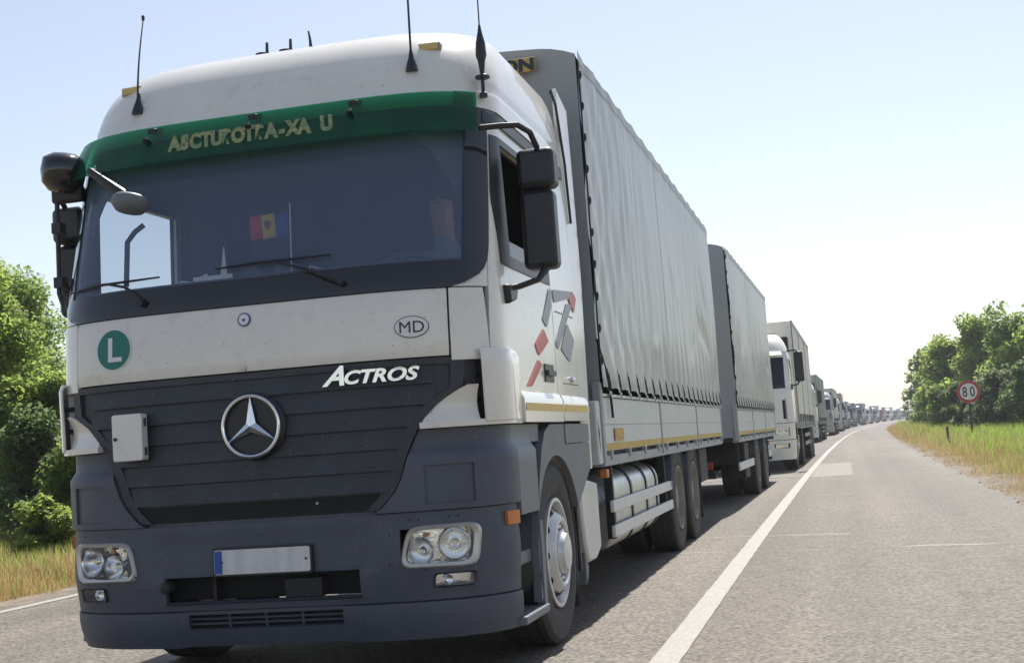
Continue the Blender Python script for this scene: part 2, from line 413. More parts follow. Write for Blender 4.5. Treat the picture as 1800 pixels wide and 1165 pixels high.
# ------------------------------------------------------------------ wheels (axis X, outer face towards +X, origin at hub)
def tyre_mesh(R=.52, rim=.305, wd=.30):
    h = wd/2
    return MB().lathe([(rim, -h*.8), (rim+.05, -h*.98), (R*.80, -h*1.03), (R*.95, -h*.97), (R, -h*.82), (R, -h*.52), (R-.013, -h*.5), (R-.013, -h*.45), (R, -h*.43), (R, -h*.03),
        (R-.013, -h*.01), (R-.013, h*.05), (R, h*.07), (R, h*.45), (R-.013, h*.47), (R-.013, h*.52), (R, h*.54), (R, h*.82), (R*.95, h*.97), (R*.80, h*1.03), (rim+.05, h*.98), (rim+.012, h*.85), (rim, h*.8)], (0, 0, 0), (1, 0, 0), 44, cap=False).mesh('tyre', 'rubber', 30)
TYRE = tyre_mesh(); TYRE_IN = tyre_mesh(.52, .305, .28)
HOLE = MB().lathe([(.001, .001), (.031, .001)], Vector((.121, .248, 0))+Vector((.62, .78, 0)).normalized()*.006, Vector((.62, .78, 0)), 12, cap=False).mesh('hand_hole', 'dark', 0)
NUT = MB().lathe([(.016, 0), (.016, .03), (.009, .042)], (.128, .147, 0), (1, 0, 0), 6).mesh('wheel_nut', 'chrome', 0)
def front_wheel(parent, m='rim_silver', holes=True):
    mb = MB().lathe([(.30, -.13), (.302, .12), (.315, .135), (.315, .15), (.295, .152), (.285, .125), (.275, .09), (.258, .10), (.235, .135), (.215, .165), (.20, .178), (.185, .18), (.172, .17), (.165, .13), (.13, .128), (.125, .17), (.115, .18), (.105, .205), (.02, .21)], (0, 0, 0), (1, 0, 0), 40, cap=True)
    wh = mb.build('wheel', m, parent, smooth=32)
    t = bpy.data.objects.new('tyre', TYRE); COL.objects.link(t); t.parent = wh
    if holes:
        for k in range(10):
            o = bpy.data.objects.new('hand_hole', HOLE); COL.objects.link(o); o.parent = wh; o.rotation_euler = (2*pi*k/10, 0, 0)
        for k in range(10):
            o = bpy.data.objects.new('wheel_nut', NUT); COL.objects.link(o); o.parent = wh; o.rotation_euler = (2*pi*(k+.5)/10, 0, 0)
    return wh
def rear_wheel(parent, m='rim_dusty'):
    mb = MB().lathe([(.30, -.14), (.302, .12), (.315, .13), (.315, .145), (.295, .145), (.285, .11), (.265, .0), (.24, -.04), (.15, -.045), (.14, -.02), (.13, .09), (.12, .11), (.02, .115)], (0, 0, 0), (1, 0, 0), 36, cap=True)
    wh = mb.build('wheel', m, parent, smooth=32)
    t = bpy.data.objects.new('tyre', TYRE_IN); COL.objects.link(t); t.parent = wh
    t = bpy.data.objects.new('tyre', TYRE_IN); COL.objects.link(t); t.parent = wh; t.location = (-.33, 0, 0)
    h = MB()
    for k in range(10):
        a = 2*pi*(k+.5)/10; h.lathe([(.016, 0), (.016, .035), (.009, .045)], (-.04, cos(a)*.18, sin(a)*.18), (1, 0, 0), 6)
    h.build('wheel_nut', 'rim_dusty', wh)
    return wh

# ------------------------------------------------------------------ ground, road, verges
random.seed(7)
def xc(Y): return 1.905+1.15e-4*max(Y, 0)**2            # centre line
def h1(x, s=0): return sin(x*1.3+s)*.5+sin(x*3.1+s*2.3)*.3+sin(x*7.7+s*1.1)*.2
YS = [-40, -30, -20, -12]+frange(-8, 40, 96)[0:]+frange(42, 140, 49)+frange(146, 420, 46)+frange(440, 1500, 40)
def strip(name, a, b, z, m, ys=YS, nx=1, kind='structure', zf=None, parent=None):
    rows = []
    for Y in ys:
        x0, x1 = a(Y), b(Y); rows.append([(x0+(x1-x0)*i/nx, Y, (zf(x0+(x1-x0)*i/nx, Y) if zf else z)) for i in range(nx+1)])
    o = MB().grid(rows).build(name, m, parent, smooth=60, recalc=False)
    if kind: o['kind'] = kind
    return o
def asphalt():
    m = bpy.data.materials.new('asphalt'); m.use_nodes = True; t = m.node_tree; L = t.links.new; b = t.nodes['Principled BSDF']
    co = t.nodes.new('ShaderNodeTexCoord')
    def noise(s, d, sc_=(1, 1, 1)):
        mp = t.nodes.new('ShaderNodeMapping'); mp.inputs['Scale'].default_value = sc_; L(co.outputs['Object'], mp.inputs[0])
        n = t.nodes.new('ShaderNodeTexNoise'); n.inputs['Scale'].default_value = s; n.inputs['Detail'].default_value = d; L(mp.outputs[0], n.inputs[0]); return n.outputs[0]
    def ramp(f, p0, c0, p1, c1):
        r = t.nodes.new('ShaderNodeValToRGB'); e = r.color_ramp.elements; e[0].position = p0; e[1].position = p1; e[0].color = (*c0, 1); e[1].color = (*c1, 1); L(f, r.inputs[0]); return r.outputs[0]
    def mix(a, b_, f, mode='MULTIPLY'):
        x = t.nodes.new('ShaderNodeMixRGB'); x.blend_type = mode; x.inputs[0].default_value = f; L(a, x.inputs[1]); L(b_, x.inputs[2]); return x.outputs[0]
    base = ramp(noise(40, 3), .35, (.046, .040, .033), .64, (.202, .179, .150))
    big = ramp(noise(.7, 4, (1, .18, 1)), .35, (.86, .86, .87), .65, (1.12, 1.09, 1.05))
    mid = ramp(noise(5, 5), .35, (.9, .9, .9), .65, (1.06, 1.06, 1.06))
    trk = ramp(noise(1.1, 3, (1, .012, 1)), .38, (.80, .79, .77), .62, (1.12, 1.12, 1.11)); stn = ramp(noise(2.3, 6, (1, .5, 1)), .60, (1, 1, 1), .78, (.78, .77, .76)); L(mix(mix(mix(mix(base, big, 1), mid, 1), trk, 1), stn, 1), b.inputs['Base Color']); b.inputs['Roughness'].default_value = .72; b.inputs['Specular IOR Level'].default_value = .45
    bp = t.nodes.new('ShaderNodeBump'); bp.inputs['Strength'].default_value = .55; bp.inputs['Distance'].default_value = .012; L(noise(70, 3), bp.inputs['Height']); L(bp.outputs[0], b.inputs['Normal'])
    MATS['asphalt'] = m
asphalt()
mat('paint_line', (.24, .225, .20), .6, var=.0, rgb2=(.36, .345, .315), vscale=30, bump=.4, bscale=90)
mat('paint_worn', (.16, .15, .14), .7, rgb2=(.60, .58, .53), vscale=14, bump=.3, bscale=90)
mat('crack_fill', (.17, .155, .135), .7, rgb2=(.30, .28, .25), vscale=9)
mat('patch_pale', (.13, .118, .102), .7, rgb2=(.23, .21, .185), vscale=40, bump=.4, bscale=90)
mat('sand', (.085, .072, .058), .95, rgb2=(.29, .24, .185), vscale=3.2, bump=.8, bscale=25, dist=.03, detail=9)
mat('earth', (.10, .085, .045), .95, rgb2=(.20, .165, .085), vscale=1.5, bump=.6, bscale=12, dist=.05, detail=9)

# one ground sheet to the horizon, gently uneven beyond the verges
gx = [-6000, -2500, -1000, -400, -160, -80, -50]+frange(-40, 45, 85)+[55, 70, 100, 180, 420, 1000, 2500, 6000]
gy = [-3000, -800, -250, -80]+frange(-40, 140, 90)+frange(150, 500, 35)+[560, 640, 800, 1100, 1600, 2600, 4500, 8000]
def gz(x, Y):
    d = max(xc(Y)-6.9-x, x-xc(Y)-3.9, 0)
    if d > 60: return -.02
    return -.02+min(d, 3)*.035*(1+.6*h1(Y*.4+x, 2))+min(d, 3)*.02*h1(x*1.7+Y*.9, 5)*.5
o = MB().grid([[(x, Y, gz(x, Y)) for x in gx] for Y in gy]).build('ground', 'earth', None, smooth=60, recalc=False); o['kind'] = 'structure'
# sandy shoulder on both sides
strip('gravel_shoulder', lambda Y: xc(Y)+2.7, lambda Y: xc(Y)+3.75+.30*h1(Y*.8, 3), .0, 'sand', nx=10, zf=lambda x, Y: .006+.012*h1(x*9+Y*3, 1) if x > xc(Y)+3.05 else .0)
strip('gravel_shoulder', lambda Y: xc(Y)-7.1+.18*h1(Y*.9, 5), lambda Y: xc(Y)-6.2, .0, 'sand', nx=4, zf=lambda x, Y: .004)
EY = frange(-10, 70, 320)
ysr = [y for y in YS if y < -10]+EY+[y for y in YS if y > 70]
strip('road', lambda Y: xc(Y)-6.62+.04*h1(Y*2, 1), lambda Y: xc(Y)+3.0+.07*h1(Y*1.1, 2)+.04*h1(Y*5.3, 4), .016, 'asphalt', ys=ysr, nx=4)
strip('road_centre_marking', lambda Y: xc(Y)-.078+.006*h1(Y*9, 1), lambda Y: xc(Y)+.078+.006*h1(Y*8, 3), .0205, 'paint_line', ys=ysr)
strip('road_edge_marking', lambda Y: xc(Y)-6.47+.008*h1(Y*7, 4), lambda Y: xc(Y)-6.33+.008*h1(Y*8, 6), .0205, 'paint_line', ys=ysr)
# filled transverse cracks and a pale repair patch
def crossline(y0, x0, x1, wd, slope, seed, name='road_crack'):
    rows = []
    for i in range(61):
        x = x0+(x1-x0)*i/60; y = y0+slope*(x-x0)+.05*h1(x*2.2, seed)+.02*h1(x*9, seed); ww = wd*max(.12, .35+.9*h1(x*1.7, seed+2))
        rows.append([(x, y-ww, .0172), (x, y+ww, .0172)])
    o = MB().grid(rows).build(name, 'crack_fill', None, smooth=0, recalc=False); o['kind'] = 'structure'
crossline(9.15, -1.0, 4.75, .045, -.33, 1); crossline(6.75, .6, 4.8, .05, -.18, 4); crossline(15.6, 2.3, 4.9, .03, -.2, 6); crossline(21.5, 1.5, 4.9, .05, .1, 8); crossline(62, -2, 5.2, .2, .05, 3)
o = MB().grid([[(xc(24)+.10+.01*h1(a*2., 1), 22.6+.3*a, .0185), (2.95+.05*h1(a*1.3, 2), 22.7+.3*a, .0185)] for a in range(30)]).build('road_patch', 'patch_pale', None, smooth=0, recalc=False); o['kind'] = 'structure'
o = MB().grid([[(-.6, 23.6, .0225), (1.78, 23.5, .0225)], [(-.6, 23.95, .0225), (1.78, 24.0, .0225)]]).build('road_patch', 'patch_pale', None, smooth=0, recalc=False); o['kind'] = 'structure'

# ------------------------------------------------------------------ the white truck in front
ROADZ = .0165
TR = thing('truck', 'large white truck cab with dark grille and grey tarpaulin body, nearest the camera', 'truck', (0, 0, ROADZ), group=None)
K = Skin([(.2, 1.215), (.45, 1.24), (1.9, 1.245), (2.4, 1.235), (2.9, 1.22), (3.08, 1.21), (3.25, 1.19), (3.40, 1.145), (3.49, 1.08), (3.54, .95)],
         [(.2, .07), (.43, .02), (.6, 0), (1.0, 0), (1.62, 0), (1.97, .03), (2.1, .06), (2.85, .27), (3.0, .33), (3.15, .40), (3.33, .50), (3.45, .64), (3.51, .82), (3.54, 1.1)],
         [(.2, .40), (1.0, .43), (2.0, .40), (2.9, .40), (3.2, .40), (3.54, .5)],
         [(.2, 4.0), (1.2, 4.0), (2.0, 4.3), (3.0, 4.8), (3.54, 4.8)])
# --- bumper
bp_holes = []
for s in (1, -1):
    a = sorted((s*.745, s*1.095)); bp_holes.append((a[0], a[1], .615, .785))
    a = sorted((s*.895, s*1.075)); bp_holes.append((a[0], a[1], .50, .56))
bp_holes.append((-.53, .53, .475, .605))
kn = [-10.42, -1.095, -1.075, -.895, -.745, -.53, 0, .53, .745, .895, 1.075, 1.095, 10.42]
K.shell('bumper', [.435, .475, .50, .56, .605, .615, .785, .865], kn, 'plastic', TR, th=.03, holes=bp_holes,
        off=lambda l, z: .012*exp(-((z-.66)/.12)**2)*(1 if abs(l) > .62 else 0)-(.010 if (abs(l) < .60 and .61 < z < .79) else 0))
lip = K.shell('lower_bumper', [.245, .29, .335, .41, .428], [-10.42, -.42, 0, .42, 10.42], 'plastic', TR, th=.03, holes=[(-.42, .42, .335, .41)],
        off=lambda l, z: .016*(1-((z-.34)/.1)**2*.7)-(.02 if abs(l) < .43 else 0))
K.shell('vent_back', [.325, .42], [-.44, 0, .44], 'dark', lip, off=-.05, th=.005)
for z in (.36, .385): K.shell('vent_slat', [z-.004, z+.004], [-.42, 0, .42], 'plastic', lip, off=-.018, th=.02)
for x in (-.2, .0, .2): K.shell('vent_rib', [.337, .408], [x-.006, x+.006], 'plastic', lip, off=-.02, th=.02)
K.shell('tow_recess', [.46, .62], [-.56, 0, .56], 'dark', TR, off=-.11, th=.005)
MB().box(-.535, .535, .005, .12, .466, .474).box(-.28, -.26, .04, .14, .475, .6).box(.12, .32, .03, .13, .48, .575).build('tow_crossbar', 'chassis', TR, bevel=.008)
MB().lathe([(.03, 0), (.03, .05), (.018, .06)], (-.51, .02, .56), (0, -1, 0), 12).build('tow_pin', 'chassis', TR)
# --- wings beside the grille, with shallow recesses and a corner slot
def gh(z): return interp([(.86, .60), (.90, .66), (1.0, .745), (1.15, .80), (1.27, .86), (1.40, .97), (1.47, 1.08), (1.62, 1.09)], z)
def sho(l, z): return .018-.034*min(1, max(0, (z-1.13)/.05))
for s in (1, -1):
    def sp(z, s=s):
        v = [gh(z)+.012, max(gh(z)+.05, .88), 1.10, 10.30, 10.36, 10.455]
        return v if s > 0 else [-a for a in v][::-1]
    hs = [(.88, 1.10, .90, 1.09)] if s > 0 else [(-1.10, -.88, .90, 1.09), (-10.36, -10.30, .91, 1.10)]
    K.shell('bumper_wing', [.87, .90, .91, 1.09, 1.10, 1.13, 1.155, 1.18, 1.265], sp, 'plastic', TR, th=.03, holes=hs,
            off=sho)
    a = sorted((s*.865, s*1.115)); K.shell('wing_recess', [.885, 1.105], [a[0], a[1]], 'plastic', TR, off=.006, th=.008)
# --- grille: louvres that narrow downwards
gr = K.shell('grille', [.885, 1.0, 1.15, 1.27, 1.40, 1.47, 1.615], lambda z: [-gh(z)-.0, 0, gh(z)+.0], 'grille', TR, off=-.012, th=.02)
for k in range(6):
    z0 = .975+k*.104
    def lo(l, z, z0=z0): return .010-.016*(z-z0)/.096
    K.shell('louvre', [z0, z0+.03, z0+.096], lambda z: [-min(gh(z), 1.0)*.95, 0, min(gh(z), 1.0)*.95], 'grille', gr, off=lo, th=.03, zstep=.03)
for s in (1, -1):
    def sp2(z, s=s):
        v = [gh(z)-.055, gh(z)+.004]; return v if s > 0 else [-a for a in v][::-1]
    K.shell('grille_frame', [.885, 1.0, 1.15, 1.27, 1.40, 1.47, 1.60], sp2, 'grille', gr, off=.006, th=.05)
K.shell('grille_top_strip', [1.585, 1.617], [-1.10, 0, 1.10], 'grille', gr, off=.006, th=.03)
K.shell('grille_opening_shade', [.888, .966], lambda z: [-gh(z)+.02, 0, gh(z)-.02], 'dark', gr, off=-.008, th=.003)  # shallow dark sheet; the opening's shade is painted by its colour
K.shell('grille_sill', [.858, .882], lambda z: [-.62, 0, .62], 'plastic', gr, off=-.02, th=.05)
for x in (-.39, .245): K.shell('grille_rib', [.89, .965], [x-.006, x+.006], 'black', gr, off=-.02, th=.012)
MB().lathe([(.008, 0), (.008, .02)], tuple(K.S(.33, .94, -.02)), (0, -1, 0), 8).build('grille_latch', 'frame_grey', gr)
# star emblem
def star():
    c = Vector((.022, -.052, 1.345)); mb = MB(); R = .152
    mb.tube([c+Vector((cos(a)*R, 0, sin(a)*R)) for a in [2*pi*k/48 for k in range(49)]], .0105, 8, cap=False)
    for k in range(3):
        a = pi/2+k*2*pi/3; d = Vector((cos(a), 0, sin(a))); n = Vector((-sin(a), 0, cos(a)))
        b = .026; tip = c+d*R; l = c+n*b+d*.015; r = c-n*b+d*.015; top = c+Vector((0, -.016, 0)); 
        mb.add([c+d*.0, l, r, tip, top], [(4, 1, 3), (4, 3, 2), (0, 1, 4), (0, 4, 2), (1, 2, 3)])
    o = mb.build('star_emblem', 'chrome', TR, smooth=25, recalc=True)
    MB().lathe([(.001, 0), (.03, 0), (.157, -.004), (.172, .012), (.168, .03)], (.022, -.03, 1.345), (0, 1, 0), 48, cap=False).build('emblem_dish', 'black', o)
star()
K.text('model_lettering', 'A', .47, 1.515, 'chrome', TR, .132, shear=.45, sx=1.15, off=.045, toff=.004)
K.text('model_lettering', 'CTROS', .695, 1.517, 'chrome', TR, .090, shear=.3, sx=1.25, off=.045, toff=.003)
# white hinged box on the grille
bx_ = MB().prism([(x, -.075, z) for x, z in rrect(-.745, -.575, 1.215, 1.455, .012, 3)], (0, .06, 0)).build('white_box', 'cab_white2', TR, bevel=.004)
for z in (1.26, 1.41): MB().lathe([(.009, -.02), (.009, .02)], (-.574, -.045, z), (0, 0, 1), 8).build('box_hinge', 'black', bx_)
MB().lathe([(.009, 0), (.009, .01)], (-.725, -.075, 1.33), (0, -1, 0), 10).build('box_lock', 'black', bx_)
# --- hood panel and corner panels
hood = K.shell('hood_panel', [1.625, 1.66, 1.93, 1.962], [-1.032, 0, 1.032], 'cab_white', TR, off=lambda l, z: .014-(.008 if z < 1.63 or z > 1.96 else 0), th=.02)
for s in (1, -1):
    K.shell('corner_panel', [1.60, 1.72, 1.962], sorted((s*1.042, s*10.254)), 'cab_white', TR, off=.010, th=.02)
    v = [1.10, 10.20]; K.shell('corner_liner', [1.27, 1.47, 1.60], sorted(s*a for a in v), 'grille', TR, off=-.03, th=.02)
    # white air deflector standing off the corner, with its scoop
    cd_ = K.shell('corner_deflector', [1.285, 1.32, 1.47, 1.62, 1.655], [1.15, 10.22, 10.63] if s > 0 else [-10.63, -10.22, -1.15], 'cab_white', TR,
            off=lambda l, z: .009+.042*max(0, min(1, (K.q(10.72, 1.5)-abs(l))/.44))**1.2-.015*max(0, (z-1.62)/.035), th=.016, step=.03)
    b_ = cd_.modifiers.new('bevel', 'BEVEL'); b_.width = .007; b_.segments = 3; b_.limit_method = 'ANGLE'; b_.angle_limit = radians(50)
    def sc_l(z, s=s):
        t = (z-1.275)/(1.475-1.275); x = .878+.22*max(0, min(1, t))**1.6
        v = [x, 1.14]; return v if s > 0 else [-a for a in v][::-1]
    K.shell('corner_scoop', [1.275, 1.30, 1.33, 1.38, 1.43, 1.475], sc_l, 'cab_white', TR, off=lambda l, z: .03-.035*sin(pi*min(1, max(0, (z-1.28)/.2))), th=.02, step=.03, zstep=.025)
    K.shell('corner_lower_lip', [1.270, 1.300], [.875, 1.115, 10.16, 10.62] if s > 0 else [-10.62, -10.16, -1.115, -.875], 'cab_white', TR, off=lambda l, z: .012+.03*max(0, min(1, (K.q(10.66, 1.3)-abs(l))/.34)), th=.05)
    for z in (1.40, 1.52): MB().tube([K.S(s*1.165, z, -.03), K.S(s*1.165, z, .04)], .012, 8).build('deflector_bracket', 'black', cd_)
# --- black cowl, pillars, windscreen
def pil(z): return interp([(1.966, 1.045), (1.99, 1.115), (2.03, 1.17), (2.08, 1.195), (2.2, 1.205), (2.9, 1.188), (2.96, 1.18)], z)
def dfr(z): return 10+max(.262, interp(K.Y0, z)+.262)
cow = K.shell('windscreen_surround', [1.966, 1.99, 2.03, 2.105, 2.16, 2.80, 2.87, 2.955], lambda z: [-pil(z), -1.105, -1.06, 0, 1.06, 1.105, pil(z)] if pil(z) > 1.11 else [-pil(z), -pil(z)*.98, -pil(z)*.95, 0, pil(z)*.95, pil(z)*.98, pil(z)], 'gloss_black', TR, off=.012, th=.03,
        holes=[(-1.105, 1.105, 2.105, 2.87)], zstep=.05)
ws = K.shell('windscreen', [2.095, 2.88], [-1.115, 0, 1.115], 'windshield', TR, off=.004, th=.0, slab=False)
for s in (1, -1): K.shell('pillar_strip', [1.97, 2.1, 2.955], (lambda z: [pil(z)+.002, dfr(z)-.007]) if s > 0 else (lambda z: [-dfr(z)+.007, -pil(z)-.002]), 'cab_white', TR, off=.006, th=.02)
# --- doors and sleeper sides
for s in (1, -1):
    def S_(*v, s=s): return list(v) if s > 0 else [-a for a in v][::-1]
    def side_h(a, b, z0, z1, s=s): return (10+a, 10+b, z0, z1) if s > 0 else (-10-b, -10-a, z0, z1)
    d = K.shell('door', [1.305, 1.40, 1.50, 2.13, 2.16, 2.77, 2.80, 2.945], lambda z, S_=S_: S_(dfr(z), dfr(z)+.03, 10.62, 11.56, 11.60), 'cab_white', TR, off=.004, th=.03, holes=[side_h(.62, 1.56, 2.16, 2.77)], smooth=45)
    K.shell('window_frame', [2.10, 2.16, 2.77, 2.81], lambda z, S_=S_: S_(max(10.44, dfr(z)+.02), 10.635, 11.545, 11.585), 'black', d, off=.011, th=.012, holes=[side_h(.635, 1.545, 2.16, 2.77)])
    K.shell('window_pane', [2.14, 2.255] if s > 0 else [2.14, 2.79], S_(10.61, 11.57), 'side_glass', d, off=-.008, th=0, slab=False)
    K.shell('sleeper_panel', [1.305, 1.45, 2.945], S_(11.612, 12.30), 'cab_white', TR, off=.004, th=.03)
    K.shell('drip_rail', [2.875, 2.935], lambda z, S_=S_: S_(dfr(z)-.03, 10.75, 12.28), 'black', TR, off=.016, th=.012)
    hd = K.shell('door_handle', [1.508, 1.612], S_(11.27, 11.50), 'black', d, off=.012, th=.02)
    K.shell('handle_grip', [1.545, 1.575], S_(11.29, 11.48), 'plastic', hd, off=.03, th=.015)
    K.shell('sill_panel', [1.275, 1.30, 1.40, 1.44], S_(10.64, 11.60), 'cab_white', TR, off=lambda l, z: .030-.02*max(0, (z-1.40)/.04), th=.03)
    K.shell('locker_lid', [1.28, 1.30, 1.40, 1.435], S_(11.66, 12.42), 'cab_white', TR, off=lambda l, z: .026-.016*max(0, (z-1.40)/.035), th=.03)
    K.shell('fender_lid', [1.145, 1.262], S_(11.70, 12.44), 'plastic_side_lit', TR, off=.012, th=.02)
    # yellow stripe
    for a, b in ((10.66, 11.60), (11.665, 12.36)):
        K.shell('yellow_stripe', [1.337, 1.378], S_(a, b), 'yellow_tape', TR, off=.034 if a < 11 else .030, th=.002)
    # side flap behind the cab
    P = [(2.31, .96), (2.60, .96), (2.70, 2.3), (2.66, 3.0), (2.62, 3.42), (2.30, 3.50), (2.31, 2.3)]
    MB().prism([(s*1.205, y, z) for y, z in P], (s*.03, 0, 0)).build('side_deflector', 'cab_white2', TR, bevel=.008)
    MB().prism([(s*1.236, y, z) for y, z in ((2.585, 1.337), (2.63, 1.337), (2.63, 1.378), (2.587, 1.378))], (s*.003, 0, 0)).build('yellow_stripe', 'yellow_tape', TR)
    # roof fairing edge cable
    MB().tube([(s*1.20, 2.28, 3.46), (s*1.22, 2.2, 3.46), (s*1.242, 2.22, 3.36), (s*1.246, 2.36, 3.0), (s*1.246, 2.42, 2.6)], .009, 6).build('edge_seal', 'cable', TR)
# decals on the driver's door (flat shapes on the panel)
DEC = {'decal_red': [[(1.31, 1.82), (1.43, 1.75), (1.15, 1.65), (1.07, 1.71)], [(1.13, 1.63), (1.21, 1.60), (.92, 1.47), (.81, 1.47)], [(2.24, 2.13), (2.36, 2.09), (2.26, 1.98), (2.12, 2.06)]],
       'decal_grey': [[(1.57, 2.09), (1.585, 1.98), (1.41, 1.83), (1.31, 1.87)], [(1.64, 2.08), (2.20, 2.12), (2.15, 2.07), (1.66, 2.0)], [(2.05, 2.03), (2.2, 2.03), (1.68, 1.71), (1.63, 1.75)], [(2.0, 1.9), (2.2, 1.8), (2.02, 1.65), (1.78, 1.72)]]}
for m, Ps in DEC.items():
    for P in Ps: MB().prism([(1.2525, y, z) for y, z in rpoly(P, .02, 2)], (.002, 0, 0)).build('door_decal', m, TR, smooth=0)
for s in (1, -1):
    for y0_, y1_, z_ in ((1.68, 2.22, 1.95), (1.78, 2.24, 1.512)): MB().box(*sorted((s*1.249, s*1.2525)), y0_, y1_, z_-.0025, z_+.0025).build('panel_seam', 'black', TR, smooth=0)
MB().lathe([(.018, 0), (.02, .02), (.01, .025)], (1.25, 2.02, 1.54), (1, 0, 0), 12).build('door_lock', 'chrome', TR)
# --- roof
roof = K.shell('roof', [2.957, 3.02, 3.08, 3.25, 3.40, 3.49, 3.54], [-12.30, -10.9, 0, 10.9, 12.30], 'cab_white', TR, th=.02, off=lambda l, z: .010-(.008 if 3.075 < z < 3.10 else 0), step=.08, zstep=.03, smooth=50)
z = 3.54; P = [K.pt(l, z)+Vector((0, 0, -.001)) for l in [K.q(-12.30, z)*(1-i/40)+K.q(12.30, z)*i/40 for i in range(41)]]
MB().add([tuple(p) for p in P]+[(0, 1.8, 3.555)], [(i, i+1, 41) for i in range(40)]+[(40, 0, 41)]).build('roof_top', 'cab_white', roof, smooth=60)
bw = [(K.pt(K.q(12.295, z), z).x-.012, z) for z in (1.2, 1.6, 2.2, 2.6, 2.9, 3.08, 3.2, 3.3, 3.4, 3.49, 3.535)]
MB().prism([(x, 2.27, z) for x, z in bw]+[(-x, 2.27, z) for x, z in bw[::-1]], (0, .025, 0)).build('cab_back_wall', 'interior', TR, smooth=0)
for s in (1, -1):
    c = K.S(s*.90, 3.335, 0)
    l = MB().prism([(c.x+x, c.y-.035, c.z+z) for x, z in rrect(-.052, .052, -.019, .019, .008, 3)], (0, .06, 0)).build('marker_lamp', 'amber', roof, bevel=.005)
    MB().prism([(c.x+x, c.y-.012, c.z+z) for x, z in rrect(-.066, .066, -.027, .027, .01, 3)], (0, .06, 0)).build('lamp_base', 'frame_grey', l)
def antenna(base, top, r0=.02, bend=0, spring=False):
    b, t = Vector(base), Vector(top); n = 10
    mb = MB().lathe([(.034, 0), (.03, .03), (.016, .075), (.008, .12)], b, t-b, 12)
    pts = [b+(t-b)*i/n+Vector((bend*sin(pi*i/n), 0, 0)) for i in range(n+1)]; mb.tube(pts, [.007-.004*i/n for i in range(n+1)], 6)
    return mb
antenna(K.S(-.79, 3.15, .01), K.S(-.79, 3.15, .01)+Vector((.045, .03, .55)), bend=-.012).lathe([(.008, 0), (.01, .02), (.006, .03)], K.S(-.79, 3.15, .01)+Vector((.045, .03, .545)), (0, 0, 1), 6).build('antenna', 'black', TR)
antenna(K.S(.83, 3.175, .01), K.S(.83, 3.175, .01)+Vector((-.02, .10, 1.5))).build('antenna', 'black', TR)
b = K.S(1.165, 3.01, .03); mb = MB()
mb.lathe([(.022, 0), (.022, .02), (.01, .03), (.01, .10), (.04, .105), (.04, .115), (.012, .13), (.02, .2), (.03, .23), (.026, .30), (.012, .36), (.006, .40)], b, (0, .03, 1), 14)
mb.tube([b+Vector((0, .012, .4)), b+Vector((-.01, .08, 1.7))], [.004, .0025], 6); mb.build('whip_antenna', 'black', TR)
for x, st in ((-.21, 0), (-.06, 0), (.08, 1)):
    mb = MB()
    if st: mb.tube([(x, .9, 3.50), (x-.005, .9, 3.60), (x-.012, .9, 3.65)], [.014, .008, .005], 8)
    else: mb.lathe([(.045, 0), (.042, .035), (.02, .042)], (x-.02, .9, 3.52), (0, 0, 1), 14).tube([(x+.01, .9, 3.55), (x+.012, .9, 3.62)], [.01, .008], 6)
    mb.build('roof_antenna', 'black', TR)
# --- green sun visor with brackets and faded lettering
def vo(l, z): return .055+.055*((3.03-z)/.26)**.8 if z < 3.03 else .055
vis = K.shell('sun_visor', [2.765, 2.78, 2.99, 3.005], [-1.115, 0, 1.115], 'visor', TR, off=vo, th=.007, zstep=.05)
for s in (1, -1):
    v = (s*1.04, s*1.13); K.shell('visor_end', [2.80, 3.02], sorted(v), 'visor', vis, off=lambda l, z: vo(l, z)*.8, th=.007)
for x in (-.62, -.02, .55): MB().bar(K.S(x, 3.02, .0), K.S(x, 2.97, .075), .05, .03).bar(K.S(x, 2.9, .0), K.S(x, 2.9, .12), .03, .02).build('visor_bracket', 'black', vis, bevel=.004)
for i, (ch, x) in enumerate(zip('ASCTUROTRA-XA U', [-.44+.0625*i for i in range(15)])):
    if ch in ' ': continue
    vs_, fs_ = text_verts(ch, .125, -.28, .008, sx=.75); mb = MB()
    mb.add([K.S(x+u, 2.825+v*.95, vo(0, 2.825+v*.95)+.004) for u, v in vs_], fs_); mb.build('visor_letter', 'text_yellow', vis, smooth=0, recalc=False)
# --- stickers
K.patch('round_sticker', circle(-.77, 1.80, .113, .113), 'decal_white', TR, off=.017)
K.patch('round_sticker', circle(-.77, 1.80, .104, .104), 'decal_green', TR, off=.019)
K.text('sticker_letter', 'L', -.765, 1.74, 'decal_white', TR, .175, off=.021, toff=.004, th=0, sx=1.1)
K.patch('oval_sticker', circle(.865, 1.775, .083, .055), 'decal_black', TR, off=.017)
K.patch('oval_sticker', circle(.865, 1.775, .079, .051), 'decal_white', TR, off=.019)
K.text('sticker_letter', 'MD', .865, 1.746, 'decal_black', TR, .083, off=.021, th=0)
K.patch('small_badge', circle(-.01, 1.888, .036, .036), 'decal_blue', TR, off=.020, th=.008)
K.patch('small_badge', circle(-.01, 1.888, .028, .028), 'decal_white', TR, off=.023)
K.patch('small_badge', circle(-.01, 1.885, .010, .008, 12), 'decal_blue', TR, off=.025)
MB().lathe([(.012, 0), (.014, .008), (.006, .012)], K.S(-.02, 1.64, .014), (0, -1, 0), 10).build('hood_lock', 'bezel', TR)
